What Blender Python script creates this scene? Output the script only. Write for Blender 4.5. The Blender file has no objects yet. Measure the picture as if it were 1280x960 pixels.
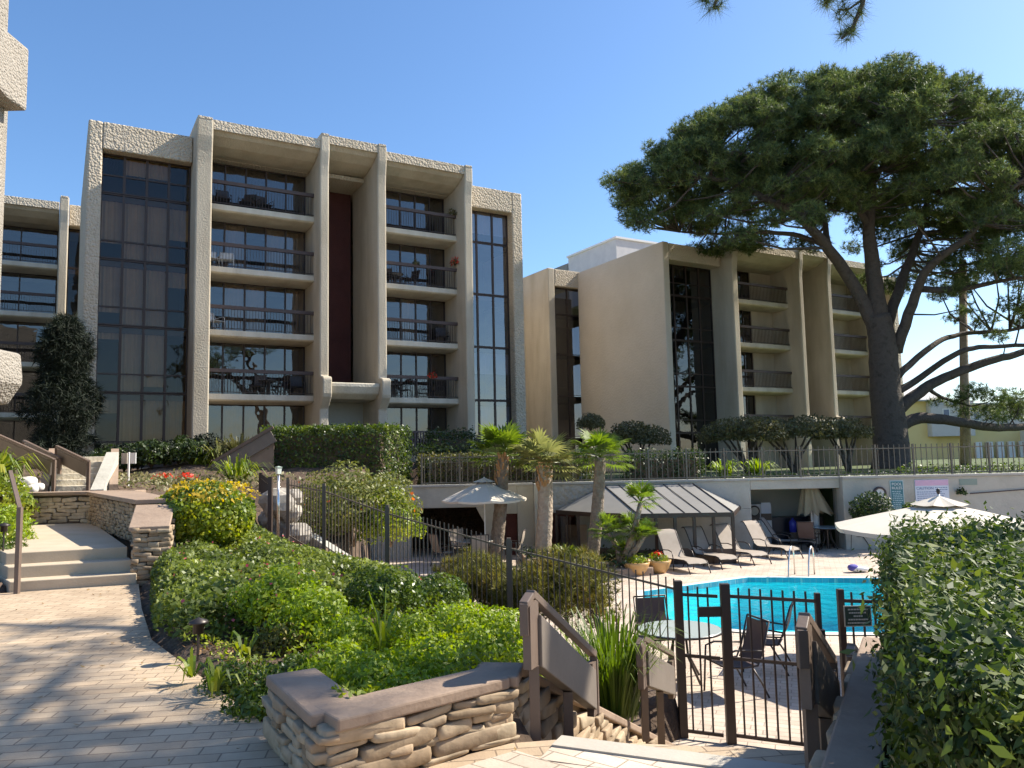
import bpy, math, random
import numpy as np
from mathutils import Vector, Matrix
R = math.radians
random.seed(7); rng = np.random.default_rng(7)
sc = bpy.context.scene
# ---------------------------------------------------------------- camera
F = 985.0; PITCH = R(5.4); ROLL = R(-1.2)
cp, sp, cr, sr = math.cos(PITCH), math.sin(PITCH), math.cos(ROLL), math.sin(ROLL)
M0 = np.array([[1,0,0],[0,0,-1],[0,1,0]], float)
CM = np.array([[cr,-sr,0],[sr,cr,0],[0,0,1]]) @ np.array([[1,0,0],[0,cp,sp],[0,-sp,cp]]) @ M0
CAM = np.array([0,0,1.6])
cam = bpy.data.objects.new('camera', bpy.data.cameras.new('camera'))
sc.collection.objects.link(cam)
cam.matrix_world = Matrix(((CM[0][0],-CM[1][0],-CM[2][0],CAM[0]),(CM[0][1],-CM[1][1],-CM[2][1],CAM[1]),(CM[0][2],-CM[1][2],-CM[2][2],CAM[2]),(0,0,0,1)))
cam.data.sensor_width = 36; cam.data.lens = F/1280*36; cam.data.clip_end = 3000; cam.data.clip_start = .05
sc.camera = cam
def ray(x,y): return CM.T @ np.array([(x-640)/F,(y-480)/F,1.0])
def PZ(x,y,z=0.0):            # photo point -> point on the level z
    d = ray(x,y); return CAM + d*((z-CAM[2])/d[2])
def PY(x,y,Y):                # photo point -> point at distance Y
    d = ray(x,y); return CAM + d*(Y/d[1])
# ---------------------------------------------------------------- light
SUN_AZ = 21.0; SUN_EL = 42.0
w = bpy.data.worlds.new('World'); sc.world = w; w.use_nodes = True
nt = w.node_tree; bg = nt.nodes['Background']
sky = nt.nodes.new('ShaderNodeTexSky'); sky.sky_type = 'NISHITA'; sky.sun_disc = False
sky.sun_elevation = R(SUN_EL); sky.sun_rotation = R(90-SUN_AZ)
sky.air_density = 1.0; sky.dust_density = 0.8; sky.ozone_density = 4.5; sky.altitude = 50
hs = nt.nodes.new('ShaderNodeHueSaturation'); hs.inputs['Saturation'].default_value = 1.10
nt.links.new(sky.outputs[0], hs.inputs['Color']); nt.links.new(hs.outputs[0], bg.inputs[0]); bg.inputs[1].default_value = 0.115
sl = bpy.data.lights.new('sun','SUN'); sl.energy = 5.0; sl.angle = R(0.55); sl.color = (1,.93,.80)
so = bpy.data.objects.new('sun', sl); sc.collection.objects.link(so)
sd = Vector((math.cos(R(SUN_AZ))*math.cos(R(SUN_EL)), math.sin(R(SUN_AZ))*math.cos(R(SUN_EL)), math.sin(R(SUN_EL))))
so.rotation_euler = sd.to_track_quat('Z','Y').to_euler(); so.location = (20,0,30)
vs = sc.view_settings; vs.view_transform = 'Standard'; vs.look = 'None'; vs.exposure = 0.95; vs.gamma = 1
sc.cycles.use_denoising = True; sc.cycles.max_bounces = 7; sc.cycles.diffuse_bounces = 3
sc.cycles.glossy_bounces = 3; sc.cycles.transmission_bounces = 5; sc.cycles.transparent_max_bounces = 12
sc.cycles.caustics_reflective = False; sc.cycles.caustics_refractive = False
sc.cycles.use_adaptive_sampling = True; sc.cycles.adaptive_threshold = 0.02
sc.cycles.sample_clamp_indirect = 6
# ---------------------------------------------------------------- helpers
def tag(o, label=None, cat=None, group=None, kind=None):
    if label: o['label'] = label
    if cat: o['category'] = cat
    if group: o['group'] = group
    if kind: o['kind'] = kind
    return o
def thing(name, label, cat, loc=(0,0,0), rz=0.0, group=None):
    o = bpy.data.objects.new(name, None); sc.collection.objects.link(o)
    o.location = [float(a) for a in loc]; o.rotation_euler = (0,0,rz); o.empty_display_size = .3
    return tag(o, label, cat, group)
def copy_thing(src, loc=None, rz=None, label=None, group=None, scale=None):
    r = src.copy(); sc.collection.objects.link(r)
    if loc is not None: r.location = [float(a) for a in loc]
    if rz is not None: r.rotation_euler = (0,0,rz)
    if scale is not None: r.scale = (scale,)*3
    if label: r['label'] = label
    if group: r['group'] = group
    for ch in list(src.children):
        c = ch.copy(); c.parent = r; sc.collection.objects.link(c)
        for g in list(ch.children):
            d = g.copy(); d.parent = c; sc.collection.objects.link(d)
    return r
def finish(me, name, mats, parent=None, smooth=False, bevel=0):
    for m in (mats if isinstance(mats,(list,tuple)) else [mats]): me.materials.append(m)
    o = bpy.data.objects.new(name, me); sc.collection.objects.link(o)
    if parent is not None: o.parent = parent
    if smooth: me.polygons.foreach_set('use_smooth', [True]*len(me.polygons))
    if bevel:
        b = o.modifiers.new('bevel','BEVEL'); b.width = bevel; b.segments = 3 if bevel>.1 else 2; b.limit_method = 'ANGLE'
    return o
class MB:
    def __init__(s): s.v=[]; s.f=[]; s.m=[]
    def add(s, vs, fs, mi=0):
        n=len(s.v); s.v += [tuple(float(c) for c in p) for p in vs]
        for f in fs: s.f.append(tuple(i+n for i in f)); s.m.append(mi)
        return s
    def box(s, x0,y0,z0,x1,y1,z1, mi=0):
        return s.add([(x0,y0,z0),(x1,y0,z0),(x1,y1,z0),(x0,y1,z0),(x0,y0,z1),(x1,y0,z1),(x1,y1,z1),(x0,y1,z1)],
          [(0,3,2,1),(4,5,6,7),(0,1,5,4),(1,2,6,5),(2,3,7,6),(3,0,4,7)], mi)
    def bar(s, a, b, wd, h, mi=0, up=(0,0,1)):       # box beam from a to b
        a=Vector(a); b=Vector(b); d=(b-a).normalized(); up=Vector(up)
        if abs(d.dot(up))>.99: up=Vector((0,1,0))
        r=d.cross(up).normalized(); u=r.cross(d).normalized(); vs=[]
        for p in (a,b):
            for (i,j) in ((-1,-1),(1,-1),(1,1),(-1,1)): vs.append(p+r*i*wd/2+u*j*h/2)
        return s.add(vs,[(0,1,2,3),(4,7,6,5),(0,4,5,1),(1,5,6,2),(2,6,7,3),(3,7,4,0)],mi)
    def prism(s, poly, z0, z1, mi=0):                 # vertical prism
        n=len(poly); A=sum(poly[i][0]*poly[(i+1)%n][1]-poly[(i+1)%n][0]*poly[i][1] for i in range(n))
        if A<0: poly=poly[::-1]
        vs=[(p[0],p[1],z0) for p in poly]+[(p[0],p[1],z1) for p in poly]
        fs=[tuple(range(n-1,-1,-1)),tuple(range(n,2*n))]+[(i,(i+1)%n,n+(i+1)%n,n+i) for i in range(n)]
        return s.add(vs,fs,mi)
    def extr(s, prof, u0, u1, mi=0):                  # profile (n,z) extruded along x; y=-n
        n=len(prof); A=sum(prof[i][0]*prof[(i+1)%n][1]-prof[(i+1)%n][0]*prof[i][1] for i in range(n))
        if A<0: prof=prof[::-1]
        vs=[(u0,-p[0],p[1]) for p in prof]+[(u1,-p[0],p[1]) for p in prof]
        fs=[tuple(range(n)),tuple(range(2*n-1,n-1,-1))]+[(i,n+i,n+(i+1)%n,(i+1)%n) for i in range(n)]
        return s.add(vs,fs,mi)
    def tube(s, pts, rad, n=8, mi=0, cap=True):
        pts=[Vector([float(c) for c in p]) for p in pts]; k=len(pts)
        rad=rad if isinstance(rad,(list,tuple)) else [rad]*k
        base=len(s.v); ref=None
        for i,p in enumerate(pts):
            d=(pts[min(i+1,k-1)]-pts[max(i-1,0)]); d=d.normalized() if d.length>1e-9 else Vector((0,0,1))
            if ref is None: ref=Vector((1,0,0)) if abs(d.x)<.8 else Vector((0,1,0))
            r=(ref-d*ref.dot(d)); r=r.normalized() if r.length>1e-6 else d.orthogonal().normalized(); ref=r; u=d.cross(r)
            for j in range(n):
                a=2*math.pi*j/n; s.v.append(tuple(p+(r*math.cos(a)+u*math.sin(a))*rad[i]))
        for i in range(k-1):
            for j in range(n):
                a=base+i*n+j; b=base+i*n+(j+1)%n
                s.f.append((a,b,b+n,a+n)); s.m.append(mi)
        if cap:
            s.f.append(tuple(base+j for j in range(n-1,-1,-1))); s.m.append(mi)
            s.f.append(tuple(base+(k-1)*n+j for j in range(n))); s.m.append(mi)
        return s
    def lathe(s, prof, c=(0,0,0), n=20, mi=0):
        base=len(s.v)
        for (r,z) in prof:
            for j in range(n):
                a=2*math.pi*j/n; s.v.append((c[0]+r*math.cos(a),c[1]+r*math.sin(a),c[2]+z))
        for i in range(len(prof)-1):
            for j in range(n):
                a=base+i*n+j; b=base+i*n+(j+1)%n; s.f.append((a,b,b+n,a+n)); s.m.append(mi)
        return s
    def build(s, name, mats, parent=None, smooth=False, bevel=0, glob=False):
        v=s.v
        if glob and parent is not None:
            c,q=math.cos(-parent.rotation_euler.z),math.sin(-parent.rotation_euler.z); L=parent.location
            v=[((x-L.x)*c-(y-L.y)*q,(x-L.x)*q+(y-L.y)*c,z-L.z) for x,y,z in v]
        me=bpy.data.meshes.new(name); me.from_pydata(v,[],s.f)
        if len(set(s.m))>1: me.polygons.foreach_set('material_index', s.m)
        me.update()
        return finish(me,name,mats,parent,smooth,bevel)
def np_mesh(name, verts, k, mats, parent=None, glob=True, smooth=False):   # verts (N*k,3): N separate k-gons
    v=np.array(verts,float).reshape(-1,3)
    if parent is not None and glob:
        L=np.array(parent.location); a=-parent.rotation_euler.z; v=v-L
        c,q=math.cos(a),math.sin(a); v=np.stack([v[:,0]*c-v[:,1]*q, v[:,0]*q+v[:,1]*c, v[:,2]],1)
    N=len(v)//k; me=bpy.data.meshes.new(name)
    me.vertices.add(len(v)); me.vertices.foreach_set('co', v.astype(np.float32).ravel())
    me.loops.add(N*k); me.loops.foreach_set('vertex_index', np.arange(N*k,dtype=np.int32))
    me.polygons.add(N); me.polygons.foreach_set('loop_start', np.arange(0,N*k,k,dtype=np.int32))
    me.update(calc_edges=True)
    return finish(me,name,mats,parent,smooth)
# ---------------------------------------------------------------- materials
def mat(name, col=(.5,.5,.5), rough=.7, **k):
    m=bpy.data.materials.new(name); m.use_nodes=True; b=m.node_tree.nodes['Principled BSDF']
    b.inputs['Base Color'].default_value=(*col,1); b.inputs['Roughness'].default_value=rough
    for a,v in k.items(): b.inputs[a.replace('_',' ')].default_value=v
    return m
def N(m,t,**k):
    n=m.node_tree.nodes.new('ShaderNode'+t)
    for a,v in k.items():
        if a.startswith('i_'): n.inputs[a[2:].replace('_',' ')].default_value=v
        else: setattr(n,a,v)
    return n
def L(m,a,b): m.node_tree.links.new(a,b)
def ramp(m, src, stops):
    r=N(m,'ValToRGB'); e=r.color_ramp.elements
    while len(e)<len(stops): e.new(.5)
    for i,(p,c) in enumerate(stops): e[i].position=p; e[i].color=(*c,1) if len(c)==3 else c
    L(m,src,r.inputs[0]); return r.outputs[0]
def noisy(name, c1, c2, scale=2., rough=.8, bump=0., bscale=30., c3=None, detail=6, vor=False, coords='Object', **k):
    m=mat(name,c1,rough,**k); b=m.node_tree.nodes['Principled BSDF']
    tc=N(m,'TexCoord'); n=N(m,'TexNoise'); n.inputs['Scale'].default_value=scale; n.inputs['Detail'].default_value=detail
    n.inputs['Roughness'].default_value=.65
    L(m,tc.outputs[coords],n.inputs['Vector'])
    st=[(.3,c1),(.7,c2)] if c3 is None else [(.28,c1),(.5,c2),(.72,c3)]
    L(m,ramp(m,n.outputs[0],st),b.inputs['Base Color'])
    if bump:
        t=N(m,'TexVoronoi') if vor else N(m,'TexNoise'); t.inputs['Scale'].default_value=bscale
        if not vor: t.inputs['Detail'].default_value=5
        L(m,tc.outputs[coords],t.inputs['Vector']); bp=N(m,'Bump'); bp.inputs['Strength'].default_value=1.0
        bp.inputs['Distance'].default_value=bump
        L(m,t.outputs[0],bp.inputs['Height']); L(m,bp.outputs[0],b.inputs['Normal'])
    return m
def roughcast(name, c1, c2, bscale=9., dist=.05):
    m=noisy(name,c1,c2,.5,.95); b=m.node_tree.nodes['Principled BSDF']
    tc=N(m,'TexCoord'); a=N(m,'TexNoise'); a.inputs['Scale'].default_value=bscale; a.inputs['Detail'].default_value=3; a.inputs['Roughness'].default_value=.55
    v=N(m,'TexVoronoi'); v.inputs['Scale'].default_value=bscale*1.4
    L(m,tc.outputs['Object'],a.inputs['Vector']); L(m,tc.outputs['Object'],v.inputs['Vector'])
    mx=N(m,'Math',operation='SUBTRACT'); L(m,a.outputs[0],mx.inputs[0]); L(m,v.outputs[0],mx.inputs[1])
    bp=N(m,'Bump'); bp.inputs['Distance'].default_value=dist; bp.inputs['Strength'].default_value=1
    L(m,mx.outputs[0],bp.inputs['Height']); L(m,bp.outputs[0],b.inputs['Normal'])
    return m
def stucco_streaks(name, c1, c2):
    m=noisy(name,c1,c2,.35,.92,.02,14.); nt=m.node_tree; b=nt.nodes['Principled BSDF']; src=b.inputs['Base Color'].links[0].from_socket
    tc=N(m,'TexCoord'); mp=N(m,'Mapping'); mp.inputs['Scale'].default_value=(1.1,1.1,.22); n=N(m,'TexNoise'); n.inputs['Scale'].default_value=1.1; n.inputs['Detail'].default_value=5; n.inputs['Roughness'].default_value=.55
    L(m,tc.outputs['Object'],mp.inputs[0]); L(m,mp.outputs[0],n.inputs['Vector']); mul=N(m,'MixRGB',blend_type='MULTIPLY'); mul.inputs[0].default_value=1
    L(m,src,mul.inputs[1]); L(m,ramp(m,n.outputs[0],[(.35,(.82,.80,.77)),(.6,(1,1,1))]),mul.inputs[2]); L(m,mul.outputs[0],b.inputs['Base Color'])
    return m
def leafmat(name, cols, trans=.35, rough=.5):
    m=bpy.data.materials.new(name); m.use_nodes=True; ntr=m.node_tree; ntr.nodes.clear()
    out=N(m,'OutputMaterial'); g=N(m,'NewGeometry'); p=N(m,'BsdfPrincipled'); p.inputs['Roughness'].default_value=rough
    tcn=N(m,'TexCoord'); ns=N(m,'TexNoise'); ns.inputs['Scale'].default_value=1.7; L(m,tcn.outputs['Object'],ns.inputs['Vector'])
    mxr=N(m,'Math',operation='MULTIPLY_ADD'); mxr.inputs[1].default_value=.55; mxr.use_clamp=True
    sb=N(m,'Math',operation='MULTIPLY_ADD'); sb.inputs[1].default_value=1.6; sb.inputs[2].default_value=-.58
    L(m,ns.outputs[0],sb.inputs[0]); L(m,g.outputs['Random Per Island'],mxr.inputs[0]); L(m,sb.outputs[0],mxr.inputs[2])
    cols=[(min(1,a*1.18),b,c_*.72) for a,b,c_ in cols]; k=len(cols); c=ramp(m,mxr.outputs[0],[(i/(k-1) if k>1 else 0,cc) for i,cc in enumerate(cols)])
    L(m,c,p.inputs['Base Color'])
    t=N(m,'BsdfTranslucent'); hs=N(m,'HueSaturation'); hs.inputs['Value'].default_value=1.5; hs.inputs['Saturation'].default_value=1.1
    L(m,c,hs.inputs['Color']); L(m,hs.outputs[0],t.inputs['Color'])
    mx=N(m,'MixShader'); mx.inputs[0].default_value=trans
    L(m,p.outputs[0],mx.inputs[1]); L(m,t.outputs[0],mx.inputs[2]); L(m,mx.outputs[0],out.inputs[0])
    return m
def glassmat(name, tint, ior=1.6, rough=.01, wob=.02):
    m=bpy.data.materials.new(name); m.use_nodes=True; m.node_tree.nodes.clear()
    out=N(m,'OutputMaterial'); t=N(m,'BsdfTransparent'); t.inputs[0].default_value=(*tint,1)
    g=N(m,'BsdfGlossy'); g.inputs['Roughness'].default_value=rough; fr=N(m,'Fresnel'); fr.inputs[0].default_value=ior
    tc=N(m,'TexCoord'); n=N(m,'TexNoise'); n.inputs['Scale'].default_value=.9; bp=N(m,'Bump'); bp.inputs['Distance'].default_value=wob; bp.inputs['Strength'].default_value=.5
    L(m,tc.outputs['Object'],n.inputs['Vector']); L(m,n.outputs[0],bp.inputs['Height']); L(m,bp.outputs[0],g.inputs['Normal'])
    gg=N(m,'NewGeometry'); iv=N(m,'Math',operation='SUBTRACT'); iv.inputs[0].default_value=1.; L(m,gg.outputs['Backfacing'],iv.inputs[1]); ml=N(m,'Math',operation='MULTIPLY'); L(m,fr.outputs[0],ml.inputs[0]); L(m,iv.outputs[0],ml.inputs[1])
    mx=N(m,'MixShader'); L(m,ml.outputs[0],mx.inputs[0]); L(m,t.outputs[0],mx.inputs[1]); L(m,g.outputs[0],mx.inputs[2]); L(m,mx.outputs[0],out.inputs[0])
    return m
def brickmat(name, c1, c2, cm, bw, rh, mortar=.006, rot=0., rough=.85, bump=.006):
    m=mat(name,c1,rough); b=m.node_tree.nodes['Principled BSDF']; tc=N(m,'TexCoord'); mp=N(m,'Mapping'); mp.inputs['Rotation'].default_value=(0,0,rot)
    nz=N(m,'TexNoise'); nz.inputs['Scale'].default_value=3.; ad=N(m,'MixRGB',blend_type='ADD'); ad.inputs[0].default_value=.012
    L(m,tc.outputs['Object'],nz.inputs['Vector']); L(m,tc.outputs['Object'],ad.inputs[1]); L(m,nz.outputs['Color'],ad.inputs[2])
    L(m,ad.outputs[0],mp.inputs['Vector'])
    br=N(m,'TexBrick'); br.inputs['Scale'].default_value=1; br.inputs['Brick Width'].default_value=bw; br.inputs['Row Height'].default_value=rh
    br.inputs['Mortar Size'].default_value=mortar; br.inputs['Mortar Smooth'].default_value=.3; br.inputs['Bias'].default_value=0
    br.inputs['Color1'].default_value=(*c1,1); br.inputs['Color2'].default_value=(*c2,1); br.inputs['Mortar'].default_value=(*cm,1)
    L(m,mp.outputs[0],br.inputs['Vector'])
    n2=N(m,'TexNoise'); n2.inputs['Scale'].default_value=1.3; n2.inputs['Detail'].default_value=8; n2.inputs['Roughness'].default_value=.7
    L(m,tc.outputs['Object'],n2.inputs['Vector'])
    mul=N(m,'MixRGB',blend_type='MULTIPLY'); mul.inputs[0].default_value=.8
    L(m,br.outputs['Color'],mul.inputs[1]); L(m,ramp(m,n2.outputs[0],[(.3,(.62,.6,.58)),(.6,(1,1,1))]),mul.inputs[2]); L(m,mul.outputs[0],b.inputs['Base Color'])
    n3=N(m,'TexNoise'); n3.inputs['Scale'].default_value=60.; L(m,tc.outputs['Object'],n3.inputs['Vector'])
    sm=N(m,'Math',operation='MULTIPLY_ADD'); sm.inputs[1].default_value=-1.; L(m,br.outputs['Fac'],sm.inputs[0])
    sc3=N(m,'Math',operation='MULTIPLY'); sc3.inputs[1].default_value=.35; L(m,n3.outputs[0],sc3.inputs[0]); L(m,sc3.outputs[0],sm.inputs[2])
    bp=N(m,'Bump'); bp.inputs['Distance'].default_value=bump; bp.inputs['Strength'].default_value=1; L(m,sm.outputs[0],bp.inputs['Height']); L(m,bp.outputs[0],b.inputs['Normal'])
    return m
ROUGH = roughcast('roughcast',(.50,.42,.31),(.60,.51,.39),8.,.05)
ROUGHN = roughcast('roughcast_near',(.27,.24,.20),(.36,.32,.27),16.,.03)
CREAM = stucco_streaks('cream_concrete',(.50,.43,.325),(.58,.51,.395))
SLABM = stucco_streaks('slab_concrete',(.62,.56,.44),(.70,.63,.51))
WALLM = noisy('retaining_concrete',(.34,.32,.27),(.46,.44,.38),.7,.93,.01,12.,c3=(.40,.38,.33))
MAROON = noisy('maroon_stucco',(.085,.028,.024),(.12,.04,.034),1.2,.9,.01,20.)
BRONZE = mat('bronze_metal',(.055,.036,.028),.45,Metallic=.3)
FENCEM = mat('fence_paint',(.05,.033,.025),.5)
FENCET = mat('terrace_fence_paint',(.14,.12,.09),.5)
WOODP = noisy('panel_paint',(.16,.13,.105),(.20,.165,.135),3.,.6,.001,40.)
WOODF = noisy('frame_paint',(.13,.09,.067),(.17,.12,.09),4.,.55,.001,40.)
RAILB = noisy('balcony_rail_wood',(.075,.05,.045),(.10,.07,.06),3.,.6)
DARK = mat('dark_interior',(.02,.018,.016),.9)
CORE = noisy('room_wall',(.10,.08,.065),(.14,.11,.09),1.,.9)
CURT = noisy('curtain_cloth',(.42,.32,.215),(.52,.41,.29),1.2,.9)
CURTW = noisy('curtain_white',(.62,.60,.58),(.72,.70,.68),1.2,.9)
GLASS = glassmat('window_glass',(.50,.47,.45),2.3)
GLASSB = glassmat('bay_glass',(.58,.51,.40),1.6)
GLASSU = glassmat('blue_glass',(.40,.40,.46),2.9)
GLASSD = glassmat('dark_glass',(.18,.17,.18),2.0)
SOIL = noisy('soil',(.045,.028,.018),(.10,.065,.042),5.,.95,.03,25.,c3=(.15,.10,.07))
LAWN = noisy('lawn',(.06,.08,.025),(.10,.13,.04),3.,.95,.02,60.)
EARTH = noisy('ground_earth',(.16,.14,.10),(.22,.19,.14),.2,.95)
PAVER = brickmat('brick_paver',(.46,.34,.225),(.55,.42,.285),(.27,.195,.13),.25,.125,.005,R(-8))
PAVER2 = brickmat('platform_paver',(.56,.46,.36),(.64,.54,.43),(.36,.28,.21),.26,.13,.005,R(38))
DECKM = brickmat('deck_paver',(.54,.43,.34),(.62,.51,.41),(.36,.28,.22),.30,.15,.008,R(20),bump=.003)
CONC = noisy('step_concrete',(.43,.345,.24),(.53,.43,.31),2.,.9,.003,40.)
NOSE = noisy('nosing_concrete',(.40,.36,.30),(.48,.43,.36),2.,.85,.002,40.)
CAPM = noisy('wall_cap',(.25,.175,.125),(.34,.245,.175),3.,.85,.008,14.)
MORTAR = noisy('mortar',(.17,.13,.09),(.22,.17,.12),4.,.95)
def stonemat(name, cols):
    m=mat(name,cols[0],.85); b=m.node_tree.nodes['Principled BSDF']; g=N(m,'NewGeometry')
    c=ramp(m,g.outputs['Random Per Island'],[(i/(len(cols)-1),cc) for i,cc in enumerate(cols)])
    tc=N(m,'TexCoord'); n=N(m,'TexNoise'); n.inputs['Scale'].default_value=9.; n.inputs['Detail'].default_value=7; L(m,tc.outputs['Object'],n.inputs['Vector'])
    mul=N(m,'MixRGB',blend_type='MULTIPLY'); mul.inputs[0].default_value=.85; L(m,c,mul.inputs[1]); L(m,ramp(m,n.outputs[0],[(.3,(.6,.57,.52)),(.65,(1.05,1.0,.95))]),mul.inputs[2])
    L(m,mul.outputs[0],b.inputs['Base Color']); bp=N(m,'Bump'); bp.inputs['Distance'].default_value=.012; L(m,n.outputs[0],bp.inputs['Height']); L(m,bp.outputs[0],b.inputs['Normal'])
    return m
STONE = stonemat('ledge_stone',[(.24,.175,.11),(.44,.34,.23),(.31,.24,.165),(.50,.41,.29),(.37,.26,.165)])
STONEL = stonemat('pale_ledge_stone',[(.46,.37,.26),(.60,.50,.36),(.50,.41,.29),(.64,.55,.42)])
ROCK = stonemat('boulder',[(.34,.31,.27),(.45,.42,.37)])
ROCKW = stonemat('white_rock',[(.60,.59,.56),(.74,.73,.70)])
BARK = noisy('bark',(.045,.035,.028),(.10,.08,.065),3.,.95,.06,9.,c3=(.07,.055,.045))
PALMB = noisy('palm_bark',(.16,.12,.085),(.30,.24,.18),7.,.95,.07,11.)
PALMP = noisy('palm_pale_bark',(.34,.26,.19),(.48,.39,.30),6.,.95,.06,12.)
PALMO = noisy('palm_boot_bark',(.36,.18,.07),(.52,.30,.14),9.,.95,.03,30.)
TWIG = noisy('twig',(.10,.07,.045),(.16,.12,.08),8.,.95)
L_PINE = leafmat('pine_needles',[(.020,.042,.020),(.055,.098,.040),(.12,.185,.070),(.24,.31,.12)],.3,.6)
L_HEDGE = leafmat('hedge_leaves',[(.018,.045,.010),(.04,.085,.016),(.09,.15,.025),(.16,.23,.04)],.35,.4)
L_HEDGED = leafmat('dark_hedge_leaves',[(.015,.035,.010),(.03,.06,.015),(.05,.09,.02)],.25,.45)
L_YEL = leafmat('yellow_bush_leaves',[(.06,.12,.02),(.12,.20,.03),(.21,.29,.04),(.33,.38,.05)],.4,.45)
L_YEL2 = leafmat('golden_leaves',[(.35,.30,.03),(.50,.40,.04)],.4,.5)
L_LIME = leafmat('lime_leaves',[(.08,.16,.015),(.20,.32,.03),(.38,.48,.06)],.4,.5)
L_COVER = leafmat('ground_cover_leaves',[(.05,.085,.022),(.12,.18,.04),(.26,.34,.08)],.4,.45)
L_OLIVE = leafmat('olive_leaves',[(.05,.06,.03),(.09,.10,.05),(.15,.155,.085)],.3,.6)
L_JUNI = leafmat('juniper_leaves',[(.05,.06,.02),(.10,.12,.03),(.19,.20,.05),(.17,.11,.05)],.3,.6)
L_PALM = leafmat('palm_fronds',[(.06,.11,.02),(.11,.19,.03),(.18,.28,.05)],.4,.4)
L_PALMG = leafmat('grey_palm_fronds',[(.12,.15,.07),(.19,.23,.11),(.27,.31,.17)],.4,.4)
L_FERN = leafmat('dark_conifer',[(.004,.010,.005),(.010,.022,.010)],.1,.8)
PINK = leafmat('pink_petals',[(.5,.08,.16),(.65,.2,.3)],.3); RED = leafmat('red_petals',[(.55,.03,.02),(.7,.08,.05)],.3)
ORANGE = leafmat('orange_petals',[(.6,.16,.06),(.7,.25,.12)],.3); WHITEP = leafmat('white_petals',[(.7,.7,.68),(.8,.8,.78)],.3)
CANVAS = noisy('umbrella_canvas',(.52,.44,.35),(.58,.50,.41),1.5,.85)
CANVASW = noisy('pale_canvas',(.60,.53,.43),(.66,.59,.49),1.5,.85)
CANVASO = noisy('olive_canvas',(.26,.22,.14),(.34,.29,.19),2.,.85)
ROOFM = noisy('cabana_roof',(.20,.19,.175),(.25,.235,.215),1.,.6)
SLING = noisy('taupe_sling',(.30,.245,.195),(.36,.30,.245),4.,.8)
SLINGD = noisy('brown_sling',(.10,.062,.05),(.13,.085,.07),4.,.75)
METALD = mat('dark_frame_metal',(.06,.05,.045),.4,Metallic=.5)
STEEL = mat('stainless_steel',(.7,.68,.65),.2,Metallic=1.0)
WHITE = mat('white_paint',(.78,.77,.74),.5)
YELLOW = noisy('yellow_stucco',(.80,.62,.27),(.85,.68,.33),.5,.9)
TERRA = noisy('glazed_pot',(.52,.30,.11),(.60,.38,.16),4.,.35)
TABLEG = mat('table_glass_top',(.42,.47,.45),.15)

# ---------------------------------------------------------------- foliage helpers
def unit(a): return a/np.maximum(np.linalg.norm(a,axis=1,keepdims=True),1e-9)
def leaf_quads(C, Nn, size, asp=.5, jit=.7, upb=.0):
    n=len(C); nn=unit(Nn+rng.normal(0,jit,(n,3))+np.array([0,0,upb])); r=unit(np.cross(nn,rng.normal(0,1,(n,3)))); u=np.cross(nn,r)
    s=size*(.6+.8*rng.random((n,1))); h=s*asp*.5
    v=np.stack([C-r*s*.5, C+u*h-nn*s*.06, C+r*s*.5+nn*s*.05, C-u*h-nn*s*.06],1)
    return v.reshape(-1,3)
def sphere_pts(n): return unit(rng.normal(0,1,(n,3)))
def lump(n, c, r, thick=.35, ky=1., kz=1., lumps=7, amp=.22, lower=-.4):
    """points spread through the outer part of an uneven crown"""
    d=sphere_pts(int(n*1.6)); d=d[d[:,2]>lower][:n]; n=len(d)
    cs=sphere_pts(lumps*3); k=np.max(d@cs.T,axis=1); rr=(1-amp)+amp*2.2*np.clip((k-.75)/.25,0,1)
    t=1-thick*rng.random(n)**1.5; P=d*(rr*t)[:,None]*np.array([r,r*ky,r*kz])+np.array(c)
    return P,d
def foliage(name, P, D, size, material, parent=None, asp=.5, jit=.7, upb=0.):
    return np_mesh(name, leaf_quads(P,D,size,asp,jit,upb), 4, material, parent)
def bush(name, label, c, r, n, size, material, kz=.8, ky=1., cat='bush', group=None, flowers=None, asp=.5, thick=.5, trunkm=None, amp=.22, lower=-.45):
    base=(c[0],c[1],c[2]-r*kz*.75)
    t=thing(name,label,cat,base,0,group)
    P,D=lump(n,c,r,thick,ky,kz,7,amp,lower); foliage('foliage',P,D,size,material,t,asp)
    if flowers:
        fm,fn,fs=flowers; P,D=lump(fn,c,r*1.02,.1,ky,kz,7,amp,0); foliage('flowers',P,D,fs,fm,t,.9)
    m=MB()
    for k in range(5):
        a=k*1.3+random.random(); q=(c[0]+r*.5*math.cos(a),c[1]+r*.5*ky*math.sin(a),c[2]+r*kz*.2)
        m.tube([base,((base[0]*.6+q[0]*.4),(base[1]*.6+q[1]*.4),base[2]*.5+q[2]*.5),q],[.03,.022,.012],5)
    m.build('stems',trunkm or TWIG,t,True,glob=True)
    return t
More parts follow.
